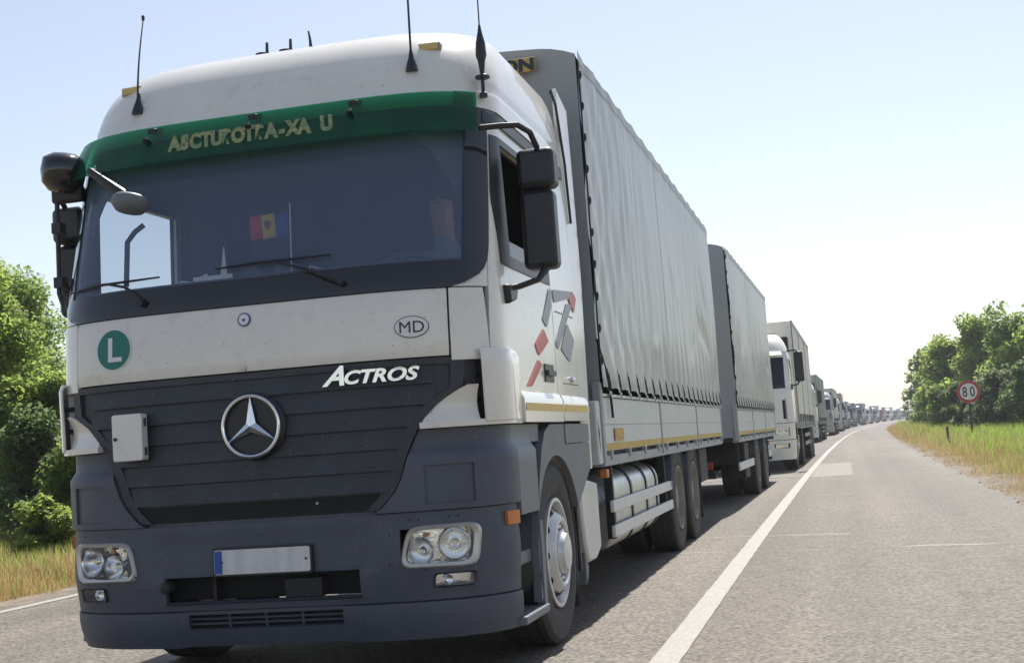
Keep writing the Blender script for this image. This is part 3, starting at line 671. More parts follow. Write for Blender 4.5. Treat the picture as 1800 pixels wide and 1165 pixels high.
# --- number plate (its characters are blurred out in the photograph)
pl = MB().prism([(x, -.022, z) for x, z in rrect(-.235, .285, .613, .735, .01, 3)], (0, .012, 0)).build('number_plate', 'plate_white', TR)
MB().box(-.232, -.190, -.0245, -.021, .617, .731).build('plate_band', 'plate_blue', pl, smooth=0)
MB().prism([(x, -.016, z) for x, z in rrect(-.245, .295, .603, .745, .012, 3)], (0, .02, 0)).build('plate_holder', 'black', pl)
for x in (-.19, .265): MB().lathe([(.006, 0), (.006, .004)], (x, -.022, .675), (0, -1, 0), 8).build('plate_screw', 'black', pl)
# --- lamps
for s in (1, -1):
    ix = .735 if s > 0 else .675
    H = [(s*ix, .594), (s*1.098, .586), (s*1.122, .80), (s*(ix+.065), .797), (s*(ix+.03), .74)]
    if s < 0: H = H[::-1]
    out = rpoly(H, .06, 4); cx = sum(p[0] for p in out)/len(out); cz = sum(p[1] for p in out)/len(out)
    inn = [(cx+(x-cx)*.85, cz+(z-cz)*.78) for x, z in out]
    hl = K.ring('headlight', out, inn, 'bezel', TR, o1=.030, o2=.016, base=-.03)
    inn2 = [(cx+(x-cx)*.87, cz+(z-cz)*.81) for x, z in out]
    K.patch('lamp_lens', inn2, 'lens', hl, off=.014)
    K.patch('lamp_housing', inn2, 'reflector', hl, off=-.075)
    mb = MB(); n = len(inn2)
    mb.v = [tuple(K.S(*p, .005)) for p in inn2]+[tuple(K.S(*p, -.075)) for p in inn2]; mb.f = [(i, (i+1) % n, (i+1) % n+n, i+n) for i in range(n)]
    mb.build('lamp_wall', 'reflector', hl)
    for x, z, r in ((1.0, .70, .075), (.84, .672, .06)):
        c = K.S(s*x, z, 0); nn = K.nrm(K.q(s*x, z), z); nn = (nn*.6+Vector((0, -.4, 0))).normalized()
        MB().lathe([(r, -.005), (r*.92, -.02), (r*.7, -.045), (r*.4, -.062), (r*.22, -.066)], c, nn, 28, bowl=True).build('lamp_bowl', 'reflector', hl)
        MB().lathe([(r*1.02, -.012), (r*1.08, -.002), (r*1.02, .004), (r*.95, -.004)], c, nn, 28, cap=False).build('lamp_ring', 'chrome', hl)
        MB().lathe([(r*.25, -.06), (r*.3, -.03), (r*.18, -.022)], c, nn, 14).build('bulb_cap', 'chrome', hl)
    K.patch('indicator_bulb', rrect(*sorted((s*.80, s*.90)), .745, .762, .006, 2), 'reflector', hl, off=-.03)
    K.patch('indicator_bulb', circle(s*.87, .752, .018, .012, 12), 'orange', hl, off=-.025)
    F = rpoly([(s*.888, .495), (s*1.075, .492), (s*1.088, .562), (s*.90, .565)] if s > 0 else [(s*.90, .565), (s*1.088, .562), (s*1.075, .492), (s*.888, .495)], .015, 3)
    fcx = sum(p[0] for p in F)/len(F); fcz = sum(p[1] for p in F)/len(F); Fi = [(fcx+(x-fcx)*.92, fcz+(z-fcz)*.82) for x, z in F]
    fg = K.ring('fog_lamp', F, Fi, 'black', TR, o1=.018, o2=.012, base=-.03)
    K.patch('lamp_lens', Fi, 'lens', fg, off=.011); K.patch('lamp_housing', Fi, 'reflector', fg, off=-.03)
    MB().lathe([(.026, 0), (.02, -.02), (.008, -.024)], K.S(s*.96, .528, -.003), (0, -1, 0), 16, bowl=True).build('lamp_bowl', 'chrome', fg)
    K.shell('side_marker', [.765, .832], sorted((s*10.295, s*10.405)), 'orange', TR, off=.022, th=.03)
    for x, z in ((.80, .83), (.84, .83), (.98, .835), (1.02, .835), (.70, .76), (.69, .62), (.86, .585)):
        K.patch('bumper_screw', circle(s*x, z, .005, .005, 8), 'dark', TR, off=.021)
    # shoulder, mid panel, steps, arch, mudguard
    K.shell('mid_panel', [.80, .86, 1.13, 1.155, 1.18, 1.265], sorted((s*10.459, s*10.86)), 'plastic_side_lit', TR, off=sho, th=.03)
    K.shell('upper_side_panel', [1.17, 1.266], sorted((s*10.862, s*11.1)), 'plastic_side_lit', TR, off=-.018, th=.02)
    MB().prism([(s*1.03, y, z) for y, z in ((.42, .25), (.90, .25), (.90, .80), (.42, .80))], (s*.02, 0, 0)).build('step_well', 'black', TR)
    st = MB().prism([(s*1.05, y, z) for y, z in ((.40, .248), (.93, .248), (.93, .292), (.40, .292))], (s*.215, 0, 0)).build('step', 'plastic_side_lit', TR, bevel=.008)
    MB().prism([(s*1.05, y, z) for y, z in ((.40, .53), (.88, .53), (.88, .60), (.40, .60))], (s*.155, 0, 0)).build('step', 'plastic_side_lit', TR, bevel=.008)
    MB().prism([(s*1.05, y, z) for y, z in ((.865, .292), (.935, .292), (.945, .74), (.875, .74))], (s*.205, 0, 0)).build('step_post', 'plastic_side_lit', TR, bevel=.006)
    arch_panel(s*1.205, s*.045, 1.42, .52, .60, .56, [(2.46, .80), (2.46, 1.14), (1.70, 1.14), (1.70, 1.262), (1.30, 1.262), (1.16, 1.22), (1.06, 1.13), (.95, .95), (.85, .70), (.81, .25)], 24, 199).build('wheel_arch', 'plastic_side_lit', TR, bevel=.010)
    rows = []
    for k in range(25):
        a = radians(205-k*9.9); rows.append([(s*.80, 1.42+.605*cos(a), .52+.565*sin(a)), (s*1.21, 1.42+.605*cos(a), .52+.565*sin(a))])
    MB().grid(rows).build('arch_liner', 'black', TR, solid=.01)
    MB().box(*sorted((s*.82, s*1.22)), 2.06, 2.10, .34, .92).build('mudguard', 'black', TR, bevel=.01)
    MB().box(*sorted((s*.86, s*1.19)), 2.08, 2.095, .12, .345).build('mud_flap', 'rubber', TR)
    MB().prism([(s*.75, y, z) for y, z in ((2.20, .88), (2.44, .90), (2.80, .86), (2.80, .42), (2.62, .36), (2.36, .36), (2.26, .50))], (s*.47, 0, 0)).build('battery_box', 'rim_silver', TR, bevel=.02)
    MB().prism([(s*1.0, y, z) for y, z in ((2.16, .90), (2.28, .90), (2.36, .55), (2.40, .30), (2.32, .22), (2.30, .55))], (s*.20, 0, 0)).build('mudguard_edge', 'plastic_side_lit', TR, bevel=.01)
# --- mirrors
for s in (1, -1):
    def rb(x0, x1, y0, y1, z0, z1, r=.035): return MB().prism([(s*x, y0, z) for x, z in rrect(x0, x1, z0, z1, r, 4)], (0, y1-y0, 0))
    mir = rb(1.315, 1.500, .66, .80, 2.085, 2.515, .035).build('mirror_housing', 'black', TR, bevel=.03)
    rb(1.335, 1.48, .797, .803, 2.11, 2.49, .03).build('mirror_glass', 'chrome', mir)
    m2 = rb(1.315, 1.520, .64, .80, 2.522, 2.735, .035).build('mirror_housing', 'black', TR, bevel=.03)
    rb(1.335, 1.50, .797, .803, 2.545, 2.71, .03).build('mirror_glass', 'chrome', m2)
    arm = MB().tube([(s*1.21, .33, 2.80), (s*1.30, .40, 2.815), (s*1.38, .47, 2.825), (s*1.425, .56, 2.80), (s*1.435, .66, 2.74), (s*1.435, .70, 2.66)], .016, 8).build('mirror_arm', 'black', TR)
    MB().tube([(s*1.42, .70, 2.15), (s*1.43, .68, 2.08), (s*1.40, .62, 2.02), (s*1.31, .55, 1.985), (s*1.24, .5, 1.975)], [.026, .024, .016, .016, .016], 8).build('mirror_arm', 'black', TR)
    MB().prism([(s*1.235, y, z) for y, z in ((.44, 1.99), (.66, 2.01), (.60, 1.92), (.46, 1.89))], (s*.05, 0, 0)).build('mirror_foot', 'black', TR, bevel=.015)
# kerb mirror with tube frame on the passenger corner
km = MB().lathe([(.02, -.12), (.075, -.115), (.115, -.07), (.125, 0), (.115, .07), (.06, .10), (.01, .105)], (-1.24, .36, 2.875), (.25, -.2, .95), 28).build('kerb_mirror', 'gloss_black', TR, smooth=80)
MB().box(-1.345, -1.15, .38, .44, 2.70, 2.80).build('kerb_mirror_bracket', 'black', km, bevel=.02)
MB().tube([(-1.20, .40, 2.80), (-1.30, .40, 2.76), (-1.315, .40, 2.70), (-1.32, .40, 2.3), (-1.325, .40, 2.19), (-1.29, .40, 2.08), (-1.22, .42, 2.0)], .014, 8).box(-1.345, -1.29, .38, .44, 2.53, 2.59).box(-1.345, -1.29, .38, .44, 2.22, 2.28).build('mirror_tube', 'black', TR)
MB().bar((-1.31, .41, 2.56), (-1.42, .66, 2.5), .03, .03).bar((-1.31, .41, 2.25), (-1.42, .66, 2.22), .03, .03).build('mirror_bracket', 'black', TR)
fm = MB().lathe([(.03, -.035), (.075, -.03), (.098, 0), (.10, .03), (.085, .045), (.02, .05)], (-.635, .02, 2.555), (.1, .2, 1), 28).build('front_mirror', 'plastic_side_lit', TR, smooth=80)
MB().tube([K.S(-1.0, 2.83, .02), (-.88, .05, 2.77), (-.74, .02, 2.67), (-.65, .02, 2.60)], [.022, .02, .025, .03], 8).build('front_mirror_arm', 'black', fm)
# --- wipers
for x0, z0, pts in ((-.60, 2.03, [(-.58, 2.03), (-.70, 2.12), (-.80, 2.145)]), (.52, 2.03, [(.50, 2.03), (.33, 2.11), (.16, 2.165)])):
    wp = MB().tube([K.S(x, z, .035) for x, z in pts], [.012, .009, .007], 6).build('wiper_arm', 'black', TR)
    e = pts[-1]; MB().tube([K.S(e[0]-.34, e[1]+.0, .03), K.S(e[0]-.1, e[1]+.008, .03), K.S(e[0]+.3, e[1]+.01, .03)], [.005, .009, .005], 6).build('wiper_blade', 'black', wp)
    MB().lathe([(.02, 0), (.02, .03)], K.S(x0, z0, .01), (0, -1, .2), 10).build('wiper_pivot', 'black', wp)
# --- interior
K.shell('lining', [1.25, 1.5, 2.14, 2.78, 2.85, 3.2, 3.45], [-12.26, -11.57, -10.61, -10.3, 10.3, 10.61, 11.57, 12.26], 'interior', TR, off=-.045, th=.008,
        holes=[(-10.3, 10.3, 2.14, 2.85), (-11.57, -10.61, 2.14, 2.78), (10.61, 11.57, 2.14, 2.78)])
MB().box(-.95, .95, .85, 2.26, 3.30, 3.32).build('roof_lining', 'interior', TR)
MB().box(-1.10, 1.10, .38, 2.26, 1.22, 1.25).build('cab_floor', 'interior', TR)
db = MB().prism([(-.99, y, z) for y, z in ((.22, 1.3), (.22, 2.06), (.30, 2.12), (.62, 2.10), (.75, 2.0), (.72, 1.6), (.6, 1.3))], (1.98, 0, 0)).build('dashboard', 'interior', TR, bevel=.03)
MB().box(-.02, .5, .5, .66, 2.10, 2.15).build('dashboard_hood', 'interior', db, bevel=.03)
stc = Vector((.64, .86, 2.13)); ax = Vector((0, -.45, -.85)).normalized()
x = Vector((1, 0, 0)); y = ax.cross(x)
sw = MB().tube([stc+(x*cos(a)+y*sin(a))*.22 for a in [2*pi*k/28 for k in range(29)]], .016, 8, cap=False)
for a in (0, pi*.5, pi): sw.tube([stc, stc+(x*cos(a)+y*sin(a))*.22], .014, 6)
sw.lathe([(.06, -.02), (.06, .02)], stc, ax, 14); sw.tube([stc, stc+ax*.35], .03, 8); sw.build('steering_wheel', 'black', TR)
for s in (1, -1):
    se = MB().prism([(s*.64-.25, y, z) for y, z in ((1.15, 1.55), (1.15, 1.72), (1.60, 1.68), (1.62, 1.55))], (.5, 0, 0)).build('seat', 'interior_pale' if s < 0 else 'interior', TR, bevel=.05)
    MB().prism([(s*.64-.24, y, z) for y, z in ((1.58, 1.68), (1.72, 2.40), (1.82, 2.40), (1.72, 1.66))], (.48, 0, 0)).build('seat_back', 'interior', se, bevel=.05)
    MB().prism([(s*.64-.13, y, z) for y, z in ((1.73, 2.42), (1.76, 2.64), (1.84, 2.64), (1.82, 2.42))], (.26, 0, 0)).build('headrest', 'interior', se, bevel=.04)
    MB().box(s*.64-.2, s*.64+.2, 1.2, 1.6, 1.24, 1.55).build('seat_base', 'black', se)
for s in (1, -1): MB().grid([[(s*(1.12-.01*k%2), 1.66+.055*k, z) if False else (s*(1.11+.018*(-1)**k), 1.62+.06*k, z) for k in range(8)] for z in (2.05, 2.4, 2.85)]).build('curtain', 'interior_pale', TR, solid=.006)
MB().tube([(-1.1, .74, 2.24), (-1.08, .74, 2.50), (-1.04, .76, 2.56), (-.99, .78, 2.60)], .016, 8).build('grab_handle', 'plastic_side_lit', TR)

# ------------------------------------------------------------------ tarpaulin bodies
STRAP = MB().tube([(.0, -.035, .15), (.010, -.010, .03), (.012, 0, -.02)], [.002, .007, .005], 5).tube([(.0, .03, .12), (.010, .010, .03), (.012, 0, -.02)], [.002, .006, .005], 5).mesh('tarp_strap', 'black')
HOOK = MB().lathe([(.014, 0), (.02, .008), (.01, .018)], (0, 0, 0), (1, 0, 0), 8).tube([(.012, 0, 0), (.02, 0, -.045)], .006, 5).mesh('tarp_hook', 'aluminium')
EYE = MB().tube([(.0, -.01, -.025), (.006, .0, 0), (0, .012, .03)], .009, 6).mesh('lacing_knot', 'black')
def link(name, me, parent, loc, rz=0, sc_=None):
    o = bpy.data.objects.new(name, me); COL.objects.link(o); o.parent = parent; o.location = loc; o.rotation_euler = (0, 0, rz)
    if sc_: o.scale = sc_
    return o
def body(root, y0, y1, npan, zt=3.95, zf=1.03, zm=1.45, hx=1.27, seed=1, front_panel=True):
    rnd = random.Random(seed); Ln = y1-y0
    # side tarpaulins
    for s in (1, -1):
        nz = 44; ny = int(Ln/.06); ph = [rnd.uniform(0, 6.3) for _ in range(12)]
        dents = [(rnd.uniform(.25, .95)*Ln, rnd.uniform(.12, .6), rnd.uniform(.04, .09), rnd.uniform(-.02, .012), rnd.uniform(-.8, .8)) for _ in range(12)]
        def P_(u, v, out=0, s=s, ph=ph, dents=dents):
            zb = zm+.055+.012*sin(u*2*pi/.45+1.2)
            zz = zb+(zt-.02-.028*abs(sin(pi*u/.62))-zb)*v
            d = .008*exp(-v*9)*sin(u*2*pi/.45)
            d += .0020*sin(u*7.1+ph[0]+1.4*sin(v*3+ph[1]))*(.4+.6*sin(u*.9+ph[2])**2)*sin(pi*min(1, v*1.05))
            d += .0016*sin(u*17+ph[3]+v*2)*exp(-((v-.35)/.3)**2)+.0045*sin(u*21+ph[9]+1.5*sin(u*3))*exp(-((u-1.3)/.9)**2-((v-.5)/.28)**2)
            d += .012*sin(u*1.05+ph[4]+v*1.2)*sin(pi*v)
            d += exp(-u*.9)*(.012*sin((u*2.2+v*3.4)*6+ph[5])+.008*sin((u*3-v*1.7)*9+ph[6]))*(1-v*.6)
            for k in range(7):
                c = ((k*2.618+ph[7]) % 7)/7*Ln; d += (.004 if k % 2 else .0025)*exp(-((u-c-((.12+.1*sin(ph[8]+k*2))*(v-.5)*2))/.035)**2)*max(0, sin(pi*min(1, max(0, v*1.3-.15*sin(k*3)))))
            for (du, dv, dw, da, ds) in dents: q = ((u-du)*ds+(v-dv)*1.6); r_ = ((u-du)-(v-dv)*ds*1.6); d += da*exp(-(q/dw)**2-(r_/(dw*5))**2)
            return (s*(hx+.012+d+out), y0+.02+u, zz)
        tp = MB().grid([[P_((Ln-.04)*i/ny, j/nz) for i in range(ny+1)] for j in range(nz+1)]).build('side_tarpaulin', 'tarp', root, smooth=60)
        for k in range(1):
            c = Ln*.42+rnd.uniform(-.06, .06)
            MB().grid([[P_(c+e, j/nz, .001) for e in (-.03, 0, .03)] for j in range(nz+1)]).build('welded_seam', 'tarp_seam', tp, smooth=60)
        MB().grid([[P_((Ln-.04)*i/ny, j, .003) for i in range(ny+1)] for j in (0, .012, .024)]).build('bottom_hem', 'tarp_seam', tp, smooth=60)
        MB().grid([[P_((Ln-.04)*i/ny, j, .003) for i in range(ny+1)] for j in (.965, .98, 1)]).build('top_hem', 'tarp_seam', tp, smooth=60)
        for k in range(int(Ln/.45)):
            yy = y0+.28+k*.45
            if yy < y1-.1:
                link('tarp_strap', STRAP, root, (s*(hx+.015), yy, zm+.06), 0 if s > 0 else pi)
                link('tarp_hook', HOOK, root, (s*(hx+.012), yy, zm+.03), 0 if s > 0 else pi)
        # laced corner seam
        pts = [(s*(hx+.012), y0+.03+.006*sin(z*9), z) for z in frange(zm+.1, zt-.1, 24)]
        MB().tube(pts, .007, 6).build('corner_lacing', 'black', root)
        for z in frange(zm+.25, zt-.2, 9): link('lacing_knot', EYE, root, (s*(hx+.018), y0+.045, z))
        # drop sides
        pw = Ln/npan
        for k in range(npan):
            a, b = y0+k*pw+.03, y0+(k+1)*pw-.03
            pn = MB().box(*sorted((s*(hx-.04), s*(hx-.012))), a, b, zf+.03, zm).build('side_board', 'board', root, bevel=.004)
            for z0, z1 in ((zf+.035, (zf+zm)/2+.004), ((zf+zm)/2+.012, zm-.012)): MB().box(*sorted((s*(hx-.012), s*(hx-.004))), a+.02, b-.02, z0, z1).build('plank', 'board', pn, bevel=.003)
            MB().box(*sorted((s*(hx-.012), s*(hx-.001))), a+.02, b-.02, zf+.036, zf+.085).build('yellow_band', 'yellow', pn)
            for yy in frange(a+.25, b-.25, 3): MB().box(*sorted((s*(hx-.03), s*(hx+.006))), yy-.03, yy+.03, zf-.03, zf+.034).build('board_hinge', 'frame_grey', pn, bevel=.004)
        for k in range(npan+1):
            yy = y0+k*pw; yy = min(max(yy, y0+.035), y1-.035)
            MB().box(*sorted((s*(hx-.09), s*(hx+.003))), yy-.027, yy+.027, zf-.05, zm+.05).build('stake_post', 'frame_grey', root, bevel=.005)
        MB().box(*sorted((s*(hx-.10), s*(hx-.008))), y0+.02, y1-.02, zf-.075, zf-.002).build('floor_rail', 'frame_grey', root, bevel=.006)
        MB().box(*sorted((s*(hx-.03), s*(hx+.004))), y0+.06, y1-.06, zm+.003, zm+.022).build('tarp_rail', 'aluminium', root)
    # front, rear, roof, floor
    nx = 30
    for yy, nm, sg in ((y0, 'front_tarpaulin', -1), (y1, 'rear_tarpaulin', 1)):
        rows = []
        for j in range(31):
            v = j/30; r = []
            for i in range(nx+1):
                x = -hx+2*hx*i/nx; top = zt+.06*(1-(abs(x)/hx)**2)-.05*max(0, (abs(x)-1.0)/.27)**2
                r.append((x, yy+sg*(.008*sin(x*9+v*2+seed)+.012*sin(x*3.1+v*5))*sin(pi*v), (zm if nm[0] == 'r' else zf)+(top-(zm if nm[0] == 'r' else zf))*v))
            rows.append(r)
        MB().grid(rows).build(nm, 'tarp_front', root, smooth=60)
    MB().grid([[(x, y, zt-.01-.028*abs(sin(pi*(y-y0)/.62))+.06*(1-(abs(x)/hx)**2)-.05*max(0, (abs(x)-1.0)/.27)**2) for x in frange(-hx, hx, 14)] for y in frange(y0, y1, int(Ln/.155))]).build('roof_tarpaulin', 'tarp', root, smooth=60)
    MB().box(-hx+.05, hx-.05, y0+.02, y1-.02, zf-.06, zf+.02).build('load_floor', 'chassis', root)
    MB().box(-hx+.02, hx-.02, y1-.06, y1-.02, zf, zm).build('tail_board', 'board', root, bevel=.005)
    if front_panel:
        for s in (1, -1): MB().box(*sorted((s*(hx-.06), s*(hx+.004))), y0-.03, y0+.05, zf-.05, zm+.1).build('corner_post', 'frame_grey', root, bevel=.008)
    for s in (1, -1): MB().box(*sorted((s*.36, s*.44)), y0-.1 if not front_panel else y0, y1-.15, .70, .97).build('chassis_rail', 'chassis', root)
    n = int(Ln/.8)
    for k in range(n): MB().box(-hx+.1, hx-.1, y0+.4+k*.8, y0+.47+k*.8, .93, .975).build('cross_member', 'chassis', root)

def guard(root, ya, yb, zs, hx=1.235, h=.085):
    for s in (1, -1):
        for z in zs: MB().box(*sorted((s*(hx-.03), s*hx)), ya, yb, z, z+h).build('side_guard', 'rail_white', root, bevel=.006)
        for y in (ya+.15, yb-.3): MB().box(*sorted((s*(hx-.09), s*(hx-.031))), y, y+.06, min(zs)-.02, .98).build('guard_bracket', 'chassis', root)

B0, B1 = 2.93, 11.95
body(TR, B0, B1, 3, zt=3.955, zf=1.035, zm=1.45, hx=1.268, seed=3)
MB().box(-.42, .42, .6, 3.0, .62, .95).build('engine_block', 'chassis', TR)
sgn = MB().box(-1.0, .985, B0-.075, B0-.05, 3.80, 3.905).build('roof_sign', 'sign_yellow', TR, bevel=.004)
vs_, fs_ = text_verts('ON', .12, 0, .006, sx=1.3)
MB().add([(.86+u, B0-.078, 3.812+v) for u, v in vs_], fs_).build('sign_lettering', 'decal_black', sgn, smooth=0, recalc=False)
MB().box(.62, .70, B0-.078, B0-.074, 3.81, 3.895).build('sign_lettering', 'decal_black', sgn, smooth=0)
for s in (1,): 
    MB().box(1.2715, 1.2755, 3.36, 3.74, 1.135, 1.225).build('orange_placard', 'placard', TR, smooth=0)
    MB().box(1.2755, 1.277, 3.42, 3.68, 1.165, 1.178).box(1.2755, 1.277, 3.42, 3.62, 1.19, 1.203).build('placard_print', 'yellow', TR, smooth=0)
# headboard gear between cab and body, bulb seal, cables
MB().box(-1.1, 1.1, 2.86, 2.915, 1.0, 1.5).build('headboard', 'frame_grey', TR, bevel=.01)
for s in (1, -1):
    MB().box(*sorted((s*1.10, s*1.262)), 2.74, 2.88, .98, 1.42).build('rear_cab_mount', 'board', TR, bevel=.012)
    MB().tube([(s*1.24, 2.76, 1.36), (s*1.25, 2.78, 1.2), (s*1.245, 2.80, 1.05), (s*1.24, 2.82, .98)], .018, 8).build('seal_strip', 'cable', TR)
    MB().tube([(s*1.27, 2.93, 1.85), (s*1.29, 3.1, 1.62), (s*1.283, 3.24, 1.46), (s*1.285, 3.26, 1.30)], .010, 6).build('tarp_rope', 'cable', TR)
    MB().box(*sorted((s*1.2, s*1.255)), 3.02, 3.10, .88, .94).build('side_marker', 'orange', TR, bevel=.006)
guard(TR, 3.31, 6.62, (.44, .62))
# fuel tank with straps
for s in (1, -1):
    if s > 0:
        P = rrect(.62, 1.19, .32, .92, .17, 6)
        tk = MB().prism([(x, 3.62, z) for x, z in P], (0, 2.35, 0)).build('fuel_tank', 'aluminium', TR, bevel=.03)
        P2 = rrect(.61, 1.20, .31, .93, .175, 6)
        for y in (4.35, 5.15, 5.75): MB().prism([(x, y, z) for x, z in P2], (0, .06, 0)).build('tank_strap', 'black', tk)
        MB().lathe([(.05, 0), (.05, .05)], (1.0, 4.0, .91), (0, 0, 1), 14).build('tank_cap', 'black', tk)
    else:
        MB().prism([(x, 3.62, z) for x, z in rrect(-1.19, -.62, .32, .92, .1, 4)], (0, 2.0, 0)).build('air_tank', 'chassis', TR)
MB().lathe([(.10, 0), (.12, .03), (.12, .75), (.10, .78)], (1.0, 2.88, .72), (0, 1, 0), 18).build('air_tank', 'frame_grey', TR)
for y in (1.42,):
    for s in (1, -1):
        wf = front_wheel(TR); wf.location = (s*1.075, y, .52); wf.rotation_euler = (0, 0, 0 if s > 0 else pi)
MB().tube([(-1.0, 1.42, .52), (1.0, 1.42, .52)], .06, 8).build('axle', 'chassis', TR)
RW = rear_wheel(TR); RW.location = (1.10, 7.05, .52)
for s, y in ((-1, 7.05), (1, 8.40), (-1, 8.40)): inst(RW, TR, (s*1.10, y, .52), 0 if s > 0 else pi)
for y in (7.05, 8.40):
    MB().tube([(-1.0, y, .52), (1.0, y, .52)], .08, 8).build('axle', 'chassis', TR)
    for s in (1, -1):
        rows = [[(s*.70, y+.60*cos(a), .50+.585*sin(a)), (s*1.24, y+.60*cos(a), .50+.585*sin(a))] for a in [radians(15+k*15) for k in range(11)]]
        MB().grid(rows).build('rear_mudguard', 'black', TR, solid=.012)
for s in (1, -1):
    MB().box(*sorted((s*.70, s*1.24)), 9.06, 9.075, .18, .98).build('mud_flap', 'rubber', TR)
    MB().box(*sorted((s*.75, s*1.2)), 9.5, 10.3, .55, .95).build('tool_box', 'chassis', TR, bevel=.02)
    MB().box(*sorted((s*.95, s*1.1)), B1-.05, B1-.01, .62, .72).build('rear_lamp', 'decal_red', TR)
MB().box(-1.15, 1.15, B1-.2, B1-.1, .5, .6).build('under_run_bar', 'chassis', TR)

# ------------------------------------------------------------------ drawbar trailer behind it
TL = thing('trailer', 'grey tarpaulin trailer with white drop sides hitched behind the nearest truck', 'trailer', (.085, 13.65, ROADZ), -atan2(.10, 8.9))
body(TL, 0, 8.75, 3, zt=3.93, zf=1.02, zm=1.43, hx=1.268, seed=8)
guard(TL, .25, 2.85, (.52,), h=.12)
for i, y in enumerate((3.6, 5.55)):
    for s in (1, -1): inst(RW, TL, (s*1.10, y, .52), 0 if s > 0 else pi)
    MB().tube([(-1.0, y, .52), (1.0, y, .52)], .08, 8).build('axle', 'chassis', TL)
    for s in (1, -1): MB().grid([[(s*.70, y+.60*cos(a), .50+.585*sin(a)), (s*1.24, y+.60*cos(a), .50+.585*sin(a))] for a in [radians(15+k*15) for k in range(11)]]).build('mudguard', 'black', TL, solid=.012)
for s in (1, -1):
    MB().box(*sorted((s*.9, s*1.2)), 1.5, 2.3, .35, .92).build('pallet_box', 'chassis', TL, bevel=.02)
    MB().box(*sorted((s*1.20, s*1.235)), 6.6, 7.3, .55, .67).build('side_guard', 'rail_white', TL, bevel=.006)
    MB().box(*sorted((s*.70, s*1.24)), 6.3, 6.315, .18, .95).build('mud_flap', 'rubber', TL)
    MB().box(*sorted((s*.9, s*1.1)), 8.68, 8.73, .75, .85).build('rear_lamp', 'decal_red', TL)
    MB().bar((s*.36, .0, .75), (s*.05, -1.5, .62), .1, .14).build('drawbar', 'chassis', TL)
MB().box(-1.15, 1.15, 8.5, 8.6, .45, .56).build('under_run_bar', 'chassis', TL)
MB().box(-1.1, 1.1, 1.0, 8.2, .60, .93).build('chassis_box', 'chassis', TL)

# ------------------------------------------------------------------ driver and things in the cab
def person(name, label, joints, edges, cat='person', skin_test=None, hair=None):
    me = bpy.data.meshes.new(name); names = list(joints)
    me.from_pydata([joints[k][0] for k in names], [], []); me.from_pydata([], [], []) if False else None
    me = bpy.data.meshes.new(name); me.from_pydata([joints[k][0] for k in names], [(names.index(a), names.index(b)) for a, b in edges], [])
    o = bpy.data.objects.new(name, me); COL.objects.link(o)
    md = o.modifiers.new('skin', 'SKIN'); md.use_smooth_shade = True
    sl = me.skin_vertices[0].data if me.skin_vertices else None
    if sl is None:
        bm = bmesh.new(); bm.from_mesh(me); bm.verts.layers.skin.verify(); bm.to_mesh(me); bm.free(); sl = me.skin_vertices[0].data
    for i, k in enumerate(names):
        r = joints[k][1]; sl[i].radius = r if isinstance(r, tuple) else (r, r); sl[i].use_root = (k == 'pelvis')
    o.modifiers.new('sub', 'SUBSURF').levels = 2; o.modifiers['sub'].render_levels = 2
    ev = o.evaluated_get(bpy.context.evaluated_depsgraph_get()); m2 = bpy.data.meshes.new_from_object(ev)
    bpy.data.objects.remove(o)
    m2.materials.clear()
    for q in ('shirt', 'skin', 'hair'): m2.materials.append(MATS[q])
    for p in m2.polygons:
        p.use_smooth = True; p.material_index = 1 if skin_test(p.center) else 0
        if hair and hair(p.center): p.material_index = 2
    p_ = bpy.data.objects.new(name, m2); COL.objects.link(p_)
    return tag(p_, label, cat)
J = {'pelvis': ((.66, 1.42, 1.80+ROADZ), (.17, .13)), 'belly': ((.66, 1.45, 1.98+ROADZ), (.165, .12)), 'chest': ((.66, 1.45, 2.22+ROADZ), (.17, .115)), 'neck': ((.665, 1.42, 2.41+ROADZ), .06), 'jaw': ((.67, 1.37, 2.50+ROADZ), (.072, .08)), 'head': ((.67, 1.385, 2.60+ROADZ), (.10, .115)), 'crown': ((.67, 1.40, 2.715+ROADZ), (.085, .095)), 'nose': ((.672, 1.275, 2.575+ROADZ), .014)}
E_ = [('pelvis', 'belly'), ('belly', 'chest'), ('chest', 'neck'), ('neck', 'jaw'), ('jaw', 'head'), ('head', 'crown'), ('head', 'nose')]
for s, n in ((1, 'l'), (-1, 'r')):
    J[n+'sh'] = ((.66+s*.19, 1.42, 2.32+ROADZ), .07); J[n+'el'] = ((.66+s*.27, 1.22, 2.10+ROADZ), .05)
    J[n+'wr'] = ((.64+s*.21, .98, 2.18+ROADZ), .032); J[n+'ha'] = ((.64+s*.20, .90, 2.195+ROADZ), (.036, .022))
    E_ += [('chest', n+'sh'), (n+'sh', n+'el'), (n+'el', n+'wr'), (n+'wr', n+'ha')]
    for f in range(4):
        J[n+'f%d' % f] = ((.64+s*(.17+.02*f), .865, 2.205+ROADZ), .010); J[n+'g%d' % f] = ((.64+s*(.17+.02*f), .835, 2.175+ROADZ), .009)
        E_ += [(n+'ha', n+'f%d' % f), (n+'f%d' % f, n+'g%d' % f)]
    J[n+'t'] = ((.64+s*.155, .905, 2.20+ROADZ), .011); E_ += [(n+'ha', n+'t')]
    J[n+'hip'] = ((.66+s*.10, 1.38, 1.80+ROADZ), .10); J[n+'kn'] = ((.66+s*.14, .98, 1.83+ROADZ), .075); J[n+'an'] = ((.66+s*.13, .84, 1.40+ROADZ), .05); J[n+'toe'] = ((.66+s*.13, .72, 1.32+ROADZ), .04)
    E_ += [('pelvis', n+'hip'), (n+'hip', n+'kn'), (n+'kn', n+'an'), (n+'an', n+'toe')]
